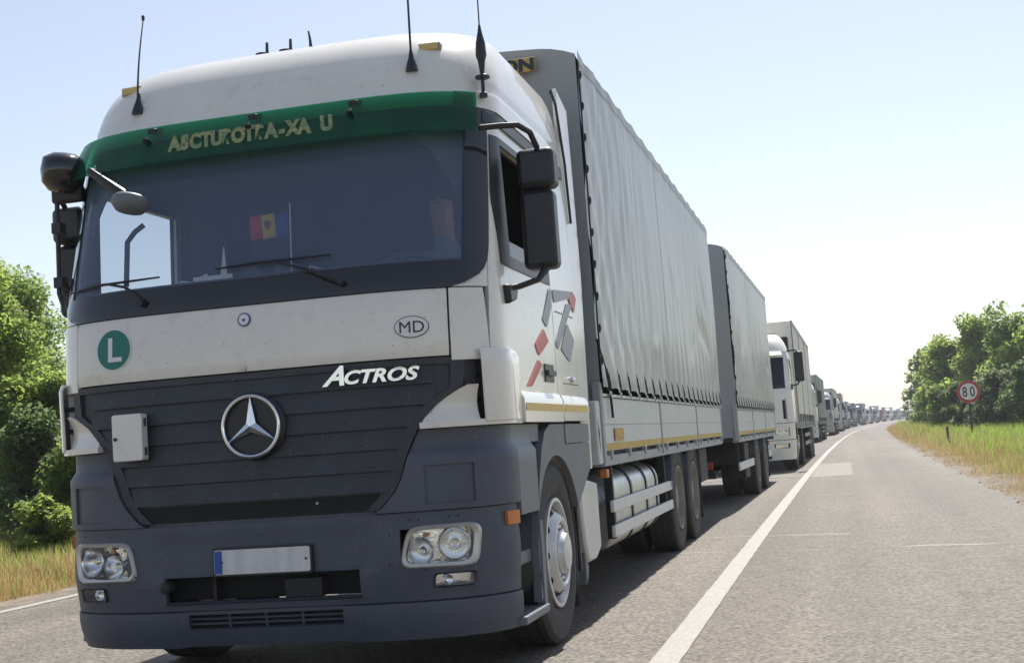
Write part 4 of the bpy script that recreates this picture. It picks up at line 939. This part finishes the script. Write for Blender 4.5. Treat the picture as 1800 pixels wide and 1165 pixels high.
try:
    person('person', 'driver in a dark shirt seated at the wheel behind the windscreen', J, E_, skin_test=lambda c: c.z > 2.42+ROADZ or (c.y < 1.08 and c.z > 2.1),
           hair=lambda c: c.z > 2.645+ROADZ or (c.z > 2.50+ROADZ and c.y > 1.37))
    for dx in (-.032, .032): MB().lathe([(.001, 0), (.007, .003), (.005, .008)], (.672+dx, 1.288, 2.585+ROADZ), (0, -1, 0), 10).build('eye', 'hair', bpy.data.objects['person'])
    MB().box(.645, .70, 1.292, 1.306, 2.515+ROADZ, 2.523+ROADZ).build('mouth', 'flag_brown', bpy.data.objects['person'])
except Exception as e:
    print('PERSON', e)
dz = 2.115+ROADZ
fl = thing('flag', 'small blue yellow and red flag standing on the dashboard', 'flag', (-.075, .55, dz))
MB().tube([(.10, 0, 0), (.115, 0, .46)], .004, 6).lathe([(.03, 0), (.03, .015), (.01, .02)], (.10, 0, 0), (0, 0, 1), 12).build('pole', 'decal_white', fl)
for i, m in enumerate(('flag_red', 'flag_yellow', 'flag_blue')):
    x0 = -.125+i*.075; MB().grid([[(x0+.075*k/4-.01*j/3, .012*sin((x0+.075*k/4)*22), .27+.135*j/3+.014*k/4) for k in range(5)] for j in range(4)]).build('stripe', m, fl, solid=.002)
MB().prism([(-.018+x*.018, -.022, .35+z*.027) for x, z in ((-1, .6), (0, 1), (1, .6), (.7, -.6), (0, -1), (-.7, -.6))], (0, .003, 0)).build('crest', 'flag_brown', fl, smooth=0)
tag(MB().lathe([(.055, -.02), (.06, 0), (.045, .005), (.042, .0), (.001, -.004)], (-.20, .50, dz+.085), (0, -1, .1), 24).box(-.22, -.18, .49, .52, dz, dz+.04).build('fan', 'black'), 'small round black fan on the dashboard below the flag', 'fan')
tag(MB().box(-.47, -.24, .36, .372, dz+.005, dz+.075).build('paper_card', 'paper'), 'pale paper card leaning along the foot of the windscreen', 'card')
tag(MB().prism([(-.36, .44, dz), (-.30, .44, dz), (-.32, .44, dz+.24)], (0, .01, 0)).build('pennant', 'paper'), 'thin white pennant standing behind the paper card', 'pennant')
tag(MB().box(-.08, .06, .55, .60, dz, dz+.13).build('paper_bag', 'interior_pale', bevel=.02), 'crumpled pale bag on the dashboard right of the flag', 'bag')
tag(MB().tube([(-.62, .36, dz+.01), (-.55, .37, dz+.06), (-.48, .38, dz+.05), (-.40, .39, dz+.09)], .006, 6).build('charging_cable', 'paper'), 'white cable lying on the dashboard near the left side window', 'cable')
tag(MB().tube([(.12, .5, dz+.0), (.16, .5, dz+.09), (.22, .5, dz+.07), (.235, .5, dz+.0)], .005, 6).build('charging_cable', 'paper'), 'looped thin cable on the dashboard right of the pale bag', 'cable')

# ------------------------------------------------------------------ trucks queueing behind
mat('man_white', (.84, .83, .775), .3, var=.03, coat=.5, dirt=.1)
mat('box_beige', (.74, .72, .66), .5, var=.06, vscale=1.2, stretch=(1, 1, .3), bump=.3, bscale=3, dirt=.1)
mat('box_green', (.34, .38, .34), .5, var=.08, vscale=1.2, dirt=.1)
mat('box_pale', (.52, .55, .50), .5, var=.06, vscale=1.2)
mat('box_taupe', (.38, .36, .34), .5, var=.06, vscale=1.2)
mat('box_blue', (.10, .14, .22), .5, var=.06, vscale=1.2)
mat('box_white', (.70, .70, .70), .5, var=.06, vscale=1.2)
mat('box_greyblue', (.26, .30, .38), .5, var=.06, vscale=1.2)
mat('cab_blue', (.035, .05, .10), .3, coat=.5); mat('cab_grey', (.22, .24, .27), .3, coat=.5); mat('cab_red', (.33, .04, .03), .3, coat=.5); mat('cab_silver', (.5, .52, .54), .3, coat=.5)
glass('dark_glass', (.10, .14, .20), ior=1.5, dust_veil=.10, dust_veil_col=(.05, .10, .22))
Q = Skin([(.25, 1.18), (.6, 1.21), (1.7, 1.22), (2.6, 1.20), (2.9, 1.165), (3.1, 1.11), (3.28, 1.0), (3.38, .85), (3.42, .7)],
         [(.25, .06), (.6, .0), (1.1, 0), (1.85, .03), (2.02, .06), (2.78, .26), (2.95, .34), (3.15, .48), (3.3, .68), (3.38, .9), (3.42, 1.15)],
         [(.25, .33), (1.2, .36), (2.4, .36), (3.0, .42), (3.42, .55)], [(.2, 3.4), (1.5, 4.2), (3.5, 4.8)])
def dfq(z): return 10+max(.30, interp(Q.Y0, z)+.27)
def make_tractor():
    t = thing('truck', 'x', 'truck'); P = 'man_white'
    Q.shell('bumper', [.28, .32, .55, .66, .74], [-10.45, -1.08, -.70, 0, .70, 1.08, 10.45], P, t, off=.02, th=.03, holes=[(-1.08, -.70, .55, .66), (.70, 1.08, .55, .66)])
    Q.shell('lower_panel', [.755, .79, .84, 1.04, 1.14], [-10.45, -1.10, -.70, .70, 1.10, 10.45], P, t, off=.012, th=.03, holes=[(-.70, .70, .79, 1.14), (-1.10, -.70, .84, 1.04), (.70, 1.10, .84, 1.04)])
    g = Q.shell('grille', [.76, 1.70], [-.76, .76], 'grille', t, off=-.04, th=.01)
    for k in range(7): Q.shell('louvre', [.80+k*.125, .86+k*.125], [-.68+.0*k, .68], 'black', g, off=.0, th=.03)
    Q.shell('front_panel', [1.155, 1.55, 1.75, 1.98], [-10.30, -.72, .72, 10.30], P, t, off=.006, th=.03, holes=[(-.72, .72, 1.155, 1.75)])
    for s in (1, -1):
        h = Q.shell('headlight', [.845, 1.035], sorted((s*.705, s*1.095)), 'reflector', t, off=-.03, th=.01); Q.shell('lamp_lens', [.84, 1.04], sorted((s*.70, s*1.10)), 'lens', h, off=.01, th=0, slab=False)
        MB().lathe([(.07, .0), (.05, -.03), (.02, -.035)], Q.S(s*.82, .94, -.0), (0, -1, 0), 18, bowl=True).build('lamp_bowl', 'chrome', h); MB().lathe([(.07, .0), (.05, -.03), (.02, -.035)], Q.S(s*.98, .94, -.0), (0, -1, 0), 18, bowl=True).build('lamp_bowl', 'chrome', h)
        f = Q.shell('fog_lamp', [.555, .655], sorted((s*.71, s*1.07)), 'black', t, off=-.02, th=.01); Q.shell('lamp_lens', [.56, .65], sorted((s*.74, s*1.04)), 'reflector', f, off=.0, th=.01)
        S_ = (lambda *v: list(v)) if s > 0 else (lambda *v: [-a for a in v][::-1])
        hh = (10.56, 11.45, 2.03, 2.70) if s > 0 else (-11.45, -10.56, 2.03, 2.70)
        d = Q.shell('door', [1.155, 1.16, 2.03, 2.70, 2.86], lambda z, S_=S_: S_(dfq(z)+.012, max(10.56, dfq(z)+.02), 11.45, 11.55), P, t, off=.004, th=.03, holes=[hh])
        Q.shell('window_pane', [2.02, 2.71], S_(10.55, 11.46), 'dark_glass', d, off=-.01, th=0, slab=False)
        Q.shell('sleeper_side', [1.155, 2.86], S_(11.562, 12.2), P, t, off=.004, th=.03)
        Q.shell('corner_vane', [1.2, 1.75], S_(1.06, 10.25), P, t, off=.05, th=.02)
        Q.shell('vane_gap', [1.25, 1.70], S_(.98, 1.045), 'dark', t, off=.012, th=.006)
        Q.shell('side_skirt', [.80, 1.145], S_(10.46, 10.86), P, t, off=.0, th=.03)
        MB().box(*sorted((s*1.0, s*1.2)), .46, .9, .30, .36).box(*sorted((s*1.0, s*1.18)), .46, .88, .55, .61).build('step', 'black', t, bevel=.01)
        arch_panel(s*1.16, s*.05, 1.42, .50, .58, .58, [(2.2, .45), (2.2, 1.14), (.80, 1.14), (.80, .30)], 2, 190).build('wheel_arch', 'black', t, bevel=.008)
        m = MB().prism([(s*x, .55, z) for x, z in rrect(1.34, 1.56, 2.13, 2.86, .05, 4)], (0, .13, 0)).build('mirror_housing', 'black', t, bevel=.03)
        MB().prism([(s*x, .682, z) for x, z in rrect(1.36, 1.54, 2.16, 2.83, .04, 4)], (0, .006, 0)).build('mirror_glass', 'chrome', m)
        MB().tube([(s*1.18, .42, 2.88), (s*1.38, .52, 2.90), (s*1.44, .58, 2.84)], .02, 6).tube([(s*1.2, .45, 2.03), (s*1.38, .55, 2.06), (s*1.44, .6, 2.15)], .02, 6).build('mirror_arm', 'black', t)
        MB().prism([(s*1.20, y, z) for y, z in ((.38, 2.08), (.62, 2.08), (.56, 1.94), (.40, 1.94))], (s*.06, 0, 0)).build('mirror_foot', 'black', t, bevel=.02)
        wf = front_wheel(t, 'rim_dusty', False); wf.location = (s*1.04, 1.42, .52); wf.rotation_euler = (0, 0, 0 if s > 0 else pi)
        rw = inst(RW, t, (s*1.08, 5.0, .52), 0 if s > 0 else pi)
        MB().prism([(x, 2.7, z) for x, z in rrect(*sorted((s*.6, s*1.16)), .35, .92, .14, 4)], (0, 1.3, 0)).build('fuel_tank', 'aluminium', t, bevel=.03)
    Q.shell('windscreen_surround', [1.985, 2.06, 2.74, 2.86], lambda z: [-dfq(z), -1.08, 0, 1.08, dfq(z)], P, t, off=.006, th=.03, holes=[(-1.08, 1.08, 2.06, 2.74)])
    Q.shell('cowl', [1.985, 2.058], [-1.08, 1.08], 'black', t, off=.012, th=.01)
    Q.shell('windscreen', [2.05, 2.75], [-1.10, 0, 1.10], 'dark_glass', t, off=.0, th=0, slab=False)
    Q.shell('roof', [2.868, 2.95, 3.1, 3.28, 3.38, 3.42], [-12.2, -10.9, 0, 10.9, 12.2], P, t, off=.006, th=.02, zstep=.05)
    MB().box(-.9, .9, 1.2, 2.2, 3.40, 3.425).build('roof_top', P, t)
    MB().box(-1.19, 1.19, 2.19, 2.22, 1.1, 2.9).box(-.95, .95, 2.19, 2.22, 2.9, 3.41).build('cab_back_wall', P, t)
    MB().box(-1.17, 1.17, .3, 2.19, 1.98, 2.02).box(-1.17, 1.17, 1.5, 2.19, 2.02, 3.3).build('cab_interior', 'dark', t)
    Q.shell('sun_visor', [2.76, 2.88], [-1.02, 1.02], P, t, off=lambda l, z: .04+.10*(2.86-z)/.16, th=.01)
    for s in (1, -1): MB().box(*sorted((s*.36, s*.44)), .9, 5.9, .68, .95).build('chassis_rail', 'chassis', t)
    MB().lathe([(.5, 0), (.5, .06), (.3, .08)], (0, 4.7, 1.0), (0, 0, 1), 24).build('fifth_wheel', 'chassis', t)
    return t
def make_semi(L_=13.2):
    t = thing('semi_trailer', 'x', 'trailer'); hx = 1.265; z0, z1 = 1.20, 3.95
    for s in (1, -1):
        rows = [[(s*(hx+.008*sin(y*4+z)*sin(z*2)+.006*sin(y*13)), y, z) for y in frange(.02, L_-.02, 66)] for z in frange(z0, z1-.12, 12)]
        MB().grid(rows).build('side_tarpaulin', 'box_beige', t, smooth=60)
        MB().box(*sorted((s*(hx-.03), s*(hx+.014))), 0, L_, z1-.13, z1).build('roof_rail', 'frame_grey', t, bevel=.01)
        MB().box(*sorted((s*(hx-.06), s*(hx+.012))), .02, L_-.02, 1.02, 1.20).build('floor_rail', 'frame_grey', t, bevel=.008)
        for y in frange(.5, L_-.4, 16): MB().box(*sorted((s*hx, s*(hx+.02))), y-.02, y+.02, 1.05, 1.42).build('tarp_buckle', 'black', t)
        for y in (3.9, 8.4): MB().box(*sorted((s*(hx-.02), s*(hx+.016))), y-.05, y+.05, 1.05, z1-.12).build('stanchion', 'frame_grey', t)
        MB().box(*sorted((s*.4, s*.5)), 1.0, L_-.3, .72, 1.0).build('chassis_rail', 'chassis', t)
        for z in (.5, .75): MB().box(*sorted((s*1.2, s*1.225)), 4.4, 8.4, z, z+.11).build('side_guard', 'frame_grey', t, bevel=.005)
        MB().box(*sorted((s*.7, s*.85)), 3.4, 3.55, .12, 1.0).build('landing_leg', 'chassis', t)
        for y in (9.0, 10.35, 11.7): inst(RW, t, (s*1.08, y, .52), 0 if s > 0 else pi)
        MB().box(*sorted((s*.9, s*1.1)), L_, L_+.03, .8, .95).build('rear_lamp', 'decal_red', t)
    MB().box(-hx+.02, hx-.02, 0, .06, 1.05, z1-.02).build('front_wall', 'box_beige', t, bevel=.01)
    MB().box(-hx+.02, hx-.02, L_-.06, L_, 1.05, z1-.02).build('rear_door', 'box_beige', t, bevel=.01)
    MB().box(-hx+.01, hx-.01, .02, L_-.02, z1-.05, z1-.03).build('roof_tarpaulin', 'box_beige', t)
    MB().box(-hx+.06, hx-.06, .02, L_-.02, 1.02, 1.15).build('load_floor', 'chassis', t)
    MB().box(-.16, .16, -.02, -.0, 3.0, 3.5).build('front_vent', 'frame_grey', t)
    MB().tube([(-1, 10.35, .52), (1, 10.35, .52)], .09, 8).build('axle', 'chassis', t)
    return t
PT, PS = make_tractor(), make_semi()
def recolor(root, frm, to):
    for o in root.children:
        if o.type == 'MESH' and o.data.materials and o.data.materials[0] == MATS[frm]:
            o.material_slots[0].link = 'OBJECT'; o.material_slots[0].material = MATS[to]
        recolor(o, frm, to)
FAR = [ # front Y, lateral shift, cab colour, body colour, cab words, body words
 (27.2, None, 'man_white', 'box_beige', 'white truck cab with big dark mirrors right behind the first trailer', 'beige curtain-sided semi-trailer behind the second white truck cab'),
 (70, None, 'man_white', 'box_green', 'white truck cab in front of the green-grey body, third in the queue', 'green-grey trailer body in the middle of the queue, third in line'),
 (101, None, 'cab_silver', 'box_pale', 'silver truck cab in front of the pale green-white box, fourth in the queue', 'pale green-white trailer body directly behind the green-grey one'),
 (133, None, 'cab_silver', 'box_taupe', 'silver truck cab in front of the taupe box, fifth in the queue', 'taupe brown trailer body following the pale green-white one'),
 (166, None, 'cab_grey', 'box_pale', 'grey truck cab pulling the second pale box, sixth in the queue', 'second pale trailer body, just ahead of the dark blue truck'),
 (200, None, 'cab_blue', 'box_blue', 'dark blue truck cab in the middle distance', 'dark blue trailer body in the middle distance'),
 (236, None, 'cab_blue', 'box_greyblue', 'dark cab pulling the grey-blue box, eighth in the queue', 'grey-blue trailer body just after the dark blue one'),
 (272, None, 'man_white', 'box_blue', 'small white cab pulling the second dark blue box', 'second dark blue trailer body, far down the queue'),
 (310, None, 'cab_grey', 'box_white', 'distant grey cab pulling the white box, tenth in the queue', 'distant white trailer body, tenth in the queue'),
 (350, None, 'cab_red', 'box_greyblue', 'tiny distant dark red cab, eleventh in the queue', 'tiny distant grey-blue trailer body, eleventh in the queue'),
 (392, None, 'man_white', 'box_white', 'tiny distant white cab, twelfth in the queue', 'tiny distant white trailer body, twelfth in the queue'),
 (436, None, 'cab_grey', 'box_greyblue', 'tiny distant grey cab, thirteenth in the queue', 'tiny distant grey trailer body, thirteenth in the queue'),
 (484, None, 'man_white', 'box_white', 'tiny distant white cab, second to last before the bend', 'tiny distant white trailer body, second to last before the bend'),
 (536, None, 'man_white', 'box_pale', 'last tiny white cab of the queue, beside the right-hand trees', 'last tiny trailer body of the queue, beside the right-hand trees')]
def lane(Y):
    t = min(1, max(0, (Y-95)/120)); t = t*t*(3-2*t); return xc(Y)-2.35-1.35*t-(max(0, Y-260)*.011)
for i, (Y, sh, cc, bc, l1, l2) in enumerate(FAR):
    x = .43 if i == 0 else lane(Y); a = -atan2((lane(Y+10)-lane(Y-10))/20, 1) if i else -.006
    t = PT if i == 0 else copy_tree(PT); s = PS if i == 0 else copy_tree(PS)
    t.location = (x, Y, ROADZ); t.rotation_euler = (0, 0, a)
    d = Matrix.Rotation(a, 3, 'Z') @ Vector((0, 2.75, 0))
    s.location = (x+d.x, Y+d.y, ROADZ); s.rotation_euler = (0, 0, a)
    s.scale.z = (1, 1, .97, 1.02, .9, .93, 1.0, .88, 1.01, .95, 1, .9, 1, .97)[i]
    if i == 0: t.scale.z = 1.04
    tag(t, l1, 'truck', 'trucks queueing on the road'); tag(s, l2, 'trailer', 'semi-trailers in the queue')
    if cc != 'man_white': recolor(t, 'man_white', cc)
    if bc != 'box_beige': recolor(s, 'box_beige', bc)

# ------------------------------------------------------------------ speed limit sign and verge posts
SG = thing('road_sign', 'round speed limit sign with red ring on a grey post in the right verge', 'road sign', (7.95, 51.5, .06))
MB().lathe([(.045, 0), (.045, 2.35)], (0, .05, 0), (0, 0, 1), 12).build('post', 'chassis', SG)
mat('sign_white', (.70, .70, .69), .4); mat('sign_red', (.40, .03, .035), .4)
mat('sign_back', (.35, .35, .35), .5)
MB().lathe([(.47, 0), (.47, .02)], (0, 0, 1.93), (0, -1, 0), 40).build('disc', 'sign_back', SG)
MB().lathe([(.46, .0205), (.46, .024), (.345, .024), (.345, .0205)], (0, 0, 1.93), (0, -1, 0), 40, cap=False).build('red_ring', 'sign_red', SG)
MB().lathe([(.36, .0205), (.36, .022)], (0, 0, 1.93), (0, -1, 0), 40).build('face', 'sign_white', SG)
for ch, x in (('8', -.15), ('0', .15)):
    vs_, fs_ = text_verts(ch, .58, 0, .008, sx=.72); MB().add([(x+u, -.0235, 1.73+v) for u, v in vs_], fs_).build('digit', 'decal_black', SG, smooth=0, recalc=False)
for s in (-.12, .12): MB().box(-.06, .06, .0, .10, 1.92+s, 1.96+s).build('clamp', 'chassis', SG)
KP = MB().prism([(x, y, 0) for x, y in rrect(-.04, .04, -.03, .03, .012, 3)], (0, 0, .70)).box(-.042, .042, -.032, .032, .55, .62).build('kilometre_post', 'bark', None, bevel=.01)
KP.location = (xc(43)+4.25, 43, .0); tag(KP, 'short weathered brown marker post in the right-hand grass', 'marker post')

# ------------------------------------------------------------------ trees, shrubs, grass
leafmat('leaf_bright', (.12, .17, .034), (.25, .31, .07), 1.3, trans=.6)
leafmat('leaf_mid', (.105, .16, .036), (.215, .28, .07), 1.3, trans=.58)
leafmat('leaf_dark', (.07, .11, .04), (.135, .185, .065), 1.3, trans=.5)
leafmat('leaf_olive', (.075, .11, .05), (.16, .19, .09), 1.3)
leafmat('grass_green', (.13, .22, .025), (.26, .36, .05), .8)
leafmat('grass_dry', (.27, .165, .065), (.46, .32, .15), .8, trans=.35)
leafmat('grass_mixed', (.20, .20, .06), (.36, .32, .13), .8, trans=.35)
def tree(name, label, x, Y, h, r, m, seed, leaf=.14, n=9000, low=.12, cat='tree', group=None, thin=1.):
    R = random.Random(seed); t = thing(name, label, cat, (x, Y, gz(x, Y)-.03), 0, group)
    lean = Vector((R.uniform(-.06, .06)*h, R.uniform(-.06, .06)*h, 0)); mb = MB()
    tr = .018*h+.02; P = [Vector((0, 0, 0))+lean*k/6+Vector((R.uniform(-.03, .03)*h*.5, R.uniform(-.03, .03)*h*.5, h*.82*k/6)) for k in range(7)]; P[0] = Vector((0, 0, 0))
    mb.tube(P, [tr*(1-.14*k) for k in range(7)], 8); mb.build('trunk', 'bark', t)
    cl = []; lb = MB()
    nb = 16 if h > 2.5 else 9
    for i in range(nb):
        f = low+.08+(.95-low)*((i+R.random())/nb); base = P[min(6, int(f*6/.9))] if f < .8 else P[5]
        a = i*2.4+R.uniform(-.5, .5); prof = sin(pi*min(.97, max(.12, (f-low)/(1.02-low)))**.72)
        e = Vector((cos(a)*r*prof, sin(a)*r*prof, 0))*R.uniform(.6, 1.0)+Vector((lean.x*f, lean.y*f, h*min(1, f+.06)))
        base = Vector((P[3].x*f, P[3].y*f, h*max(.05, f-.16)))
        mid = base*.5+e*.5+Vector((R.uniform(-.1, .1)*r, R.uniform(-.1, .1)*r, .05*h)); lb.tube([base, mid, e], [tr*.45, tr*.28, tr*.1], 5)
        for k in range(3):
            q = e*(.55+.45*R.random())+(base)*(0) if False else base+(e-base)*R.uniform(.45, 1.05)
            q = q+Vector((R.gauss(0, .16*r), R.gauss(0, .16*r), R.gauss(0, .05*h))); cl.append((q, R.uniform(.20, .40)*r))
            lb.tube([mid, q], [tr*.18, tr*.05], 4)
    lb.build('limb', 'bark', t)
    for i in range(6): cl.append((Vector((lean.x+R.gauss(0, .15*r), lean.y+R.gauss(0, .15*r), h*R.uniform(.82, 1.0))), .2*r))
    mb = MB(); V, F = mb.v, mb.f
    wts = [c[1]**2 for c in cl]
    for (c, cr), wgt in zip(cl, wts):
        k = int(n*wgt/sum(wts))
        for _ in range(k):
            d = Vector((R.gauss(0, 1), R.gauss(0, 1), R.gauss(0, .8)));  d = d.normalized()*cr*(R.random()**.45)
            p = c+d
            if p.z < .15: p.z = .15+R.random()*.3
            s = leaf*R.uniform(.6, 1.35); u = Vector((R.gauss(0, 1), R.gauss(0, 1), R.gauss(0, .6)-.2)).normalized(); v = u.cross(Vector((R.gauss(0, .6), R.gauss(0, .6), 1))).normalized()*s*.34; u = u*s
            b = len(V); dn = Vector((0, 0, -.12*s))
            V += [tuple(p-u*.5), tuple(p+v), tuple(p+u*.5+dn), tuple(p-v)]; F.append((b, b+1, b+2)); F.append((b, b+2, b+3))
    mb.build('crown', m, t, smooth=0, recalc=False)
    return t
# right-hand side, from far to near
RT = [('tree', 'farthest right-hand tree at the bend, rounded and mid green', 10.9, 121, 6.6, 2.6, 'leaf_mid', .34, 9000),
 ('tree', 'rounded mid green tree second from the bend on the right', 10.5, 100, 5.9, 2.5, 'leaf_mid', .30, 9000),
 ('tree', 'dense green tree left of the speed limit sign', 9.9, 84, 5.3, 2.3, 'leaf_bright', .26, 9500),
 ('tree', 'tall bright tree with a loose airy top above the sign', 11.1, 76, 6.6, 2.0, 'leaf_bright', .24, 8000),
 ('tree', 'tall leafy tree right of the sign, behind the dark shrubs', 12.2, 68, 5.9, 2.2, 'leaf_mid', .22, 10000),
 ('tree', 'bright green tree at the right edge of the picture', 12.9, 62.5, 5.9, 1.9, 'leaf_bright', .2, 9000),
 ('tree', 'dark tree behind the others at the right edge', 15.4, 78, 7.0, 2.6, 'leaf_dark', .26, 8000),
 ('tree', 'dark tree deep in the right-hand wood', 13.5, 96, 6.3, 2.8, 'leaf_dark', .3, 8000),
 ('tree', 'dark green tree behind the tall airy one', 13.2, 84, 5.8, 2.5, 'leaf_dark', .28, 8000)]
for i, (nm, lb, x, Y, h, r, m, lf, n) in enumerate(RT): tree(nm, lb, x, Y, h, r, m, 40+i, leaf=lf, n=n, low=.08, group='trees along the right verge')
for i, (x, Y, h, r, m, lb) in enumerate([(9.9, 60.5, 2.7, 1.25, 'leaf_olive', 'dusty olive shrub just right of the sign post'), (11.2, 58.5, 3.0, 1.3, 'leaf_dark', 'dark shrub at the right edge below the bright tree'), (9.0, 68, 2.4, 1.2, 'leaf_dark', 'low dark shrub behind the sign post'),
        (8.6, 77, 2.6, 1.3, 'leaf_mid', 'mid green shrub left of the sign'), (8.9, 92, 2.6, 1.5, 'leaf_mid', 'low shrub under the second tree from the bend'), (9.3, 108, 2.8, 1.6, 'leaf_dark', 'low dark shrub under the farthest right-hand tree')]):
    tree('shrub', lb, x, Y, h, r, m, 70+i, leaf=.2, n=4200, low=.02, cat='shrub', group='shrubs along the right verge')
# left-hand side
LT = [(-10.3, 12.7, 4.15, 1.35, 'leaf_bright', 'bright feathery tree left of the truck, nearest the road'), (-8.9, 12.2, 2.5, .9, 'leaf_bright', 'smaller bright tree half hidden by the left mirror'),
      (-11.9, 15.2, 4.7, 1.6, 'leaf_mid', 'taller mid green tree at the left edge'), (-17.2, 21.5, 5.6, 2.2, 'leaf_mid', 'tall tree behind the others on the left'), (-14.2, 18.6, 4.6, 1.6, 'leaf_dark', 'dark tree behind the bright ones on the left'), (-19.5, 24, 6.0, 2.4, 'leaf_dark', 'tall dark tree farthest back on the left')]
for i, (x, Y, h, r, m, lb) in enumerate(LT): tree('tree', lb, x, Y, h, r, m, 90+i, leaf=.08, n=28000, low=.05, group='trees along the left verge')
for i, (x, Y, h, r, m, lb) in enumerate([(-8.6, 10.9, 1.9, .9, 'leaf_dark', 'dark bush between the dry grass and the left-hand trees'), (-9.5, 11.6, 2.2, 1.0, 'leaf_mid', 'mid green bush at the left edge behind the grass'), (-7.6, 10.6, 1.6, .8, 'leaf_mid', 'low bush close to the truck on the left'), (-7.4, 9.3, .8, .5, 'leaf_bright', 'small bright bush standing in the dry left-hand grass')]):
    tree('shrub', lb, x, Y, h, r, m, 120+i, leaf=.085, n=9000, low=.02, cat='shrub', group='bushes along the left verge')
def grass(name, label, m, spots, seed, h0, h1_, wd, lean=.35):
    R = random.Random(seed); mb = MB(); V, F = mb.v, mb.f
    for x, Y, sc_ in spots:
        z = gz(x, Y)-.02
        for _ in range(3):
            h = R.uniform(h0, h1_)*sc_; a = R.uniform(0, 6.28); d = Vector((cos(a), sin(a), 0)); q = Vector((-d.y, d.x, 0))*wd*sc_*R.uniform(.6, 1.2)
            p = Vector((x+R.gauss(0, .06*sc_), Y+R.gauss(0, .06*sc_), z)); t = p+d*h*lean*R.random()*1.6+Vector((0, 0, h)); mm = p+d*h*.1+Vector((0, 0, h*.55))
            b = len(V); V += [tuple(p-q), tuple(p+q), tuple(mm+q*.8), tuple(mm-q*.8), tuple(t)]; F += [(b, b+1, b+2, b+3), (b+3, b+2, b+4)]
    o = mb.build(name, m, None, smooth=0, recalc=False); tag(o, label, 'grass', kind='stuff'); return o
R = random.Random(5); gg, gd, gm = [], [], []
for k in range(42000):                      # right verge, thinner and in bigger tufts with distance
    Y = 12+118*(R.random()**1.5); e = xc(Y)+3.25+.35*h1(Y*.8, 3)-.25*R.random()**2; d = R.random()**1.15*6.5; x = e+d; s_ = (.36+Y/130)*R.choice((.7, .85, 1, 1.3))
    pd = exp(-d/1.5)*.95+.10+.2*h1(Y*.35+x*1.3, 4)
    (gd if R.random() < pd*.75 else (gm if R.random() < pd*1.1+.06 else gg)).append((x, Y, s_*(.45+.55*min(1, d/1.0))))
for k in range(24000):                      # left verge
    Y = 3.5+13*R.random(); e = xc(Y)-6.95+.2*h1(Y*.9, 5); d = R.random()**1.1*5; x = e-d; s_ = .60
    pd = .95 if d < 1.5 else .45
    (gd if R.random() < pd*.8 else (gm if R.random() < .7 else gg)).append((x, Y, s_*(.5+.5*min(1, d/.8))))
grass('green_grass', 'tall green grass growing on both verges', 'grass_green', gg, 1, .28, .62, .010)
grass('dry_grass', 'dry straw-coloured grass along both road edges', 'grass_dry', gd, 2, .22, .52, .008)
grass('mixed_grass', 'half-dry yellowish grass between the green and the straw', 'grass_mixed', gm, 3, .25, .6, .009)

# ------------------------------------------------------------------ summer haze
hm = bpy.data.materials.new('haze'); hm.use_nodes = True; t_ = hm.node_tree; t_.nodes.clear()
pv = t_.nodes.new('ShaderNodeVolumePrincipled'); pv.inputs['Color'].default_value = (.86, .91, 1, 1); pv.inputs['Density'].default_value = .00055; pv.inputs['Anisotropy'].default_value = .3
ho = t_.nodes.new('ShaderNodeOutputMaterial'); t_.links.new(pv.outputs[0], ho.inputs['Volume']); MATS['haze'] = hm
hz = MB().box(-500, 700, -60, 1400, -1.2, 11).build('haze', 'haze', None, smooth=0); hz['kind'] = 'stuff'; hz['label'] = 'thin summer haze over the road'; hz['category'] = 'haze'
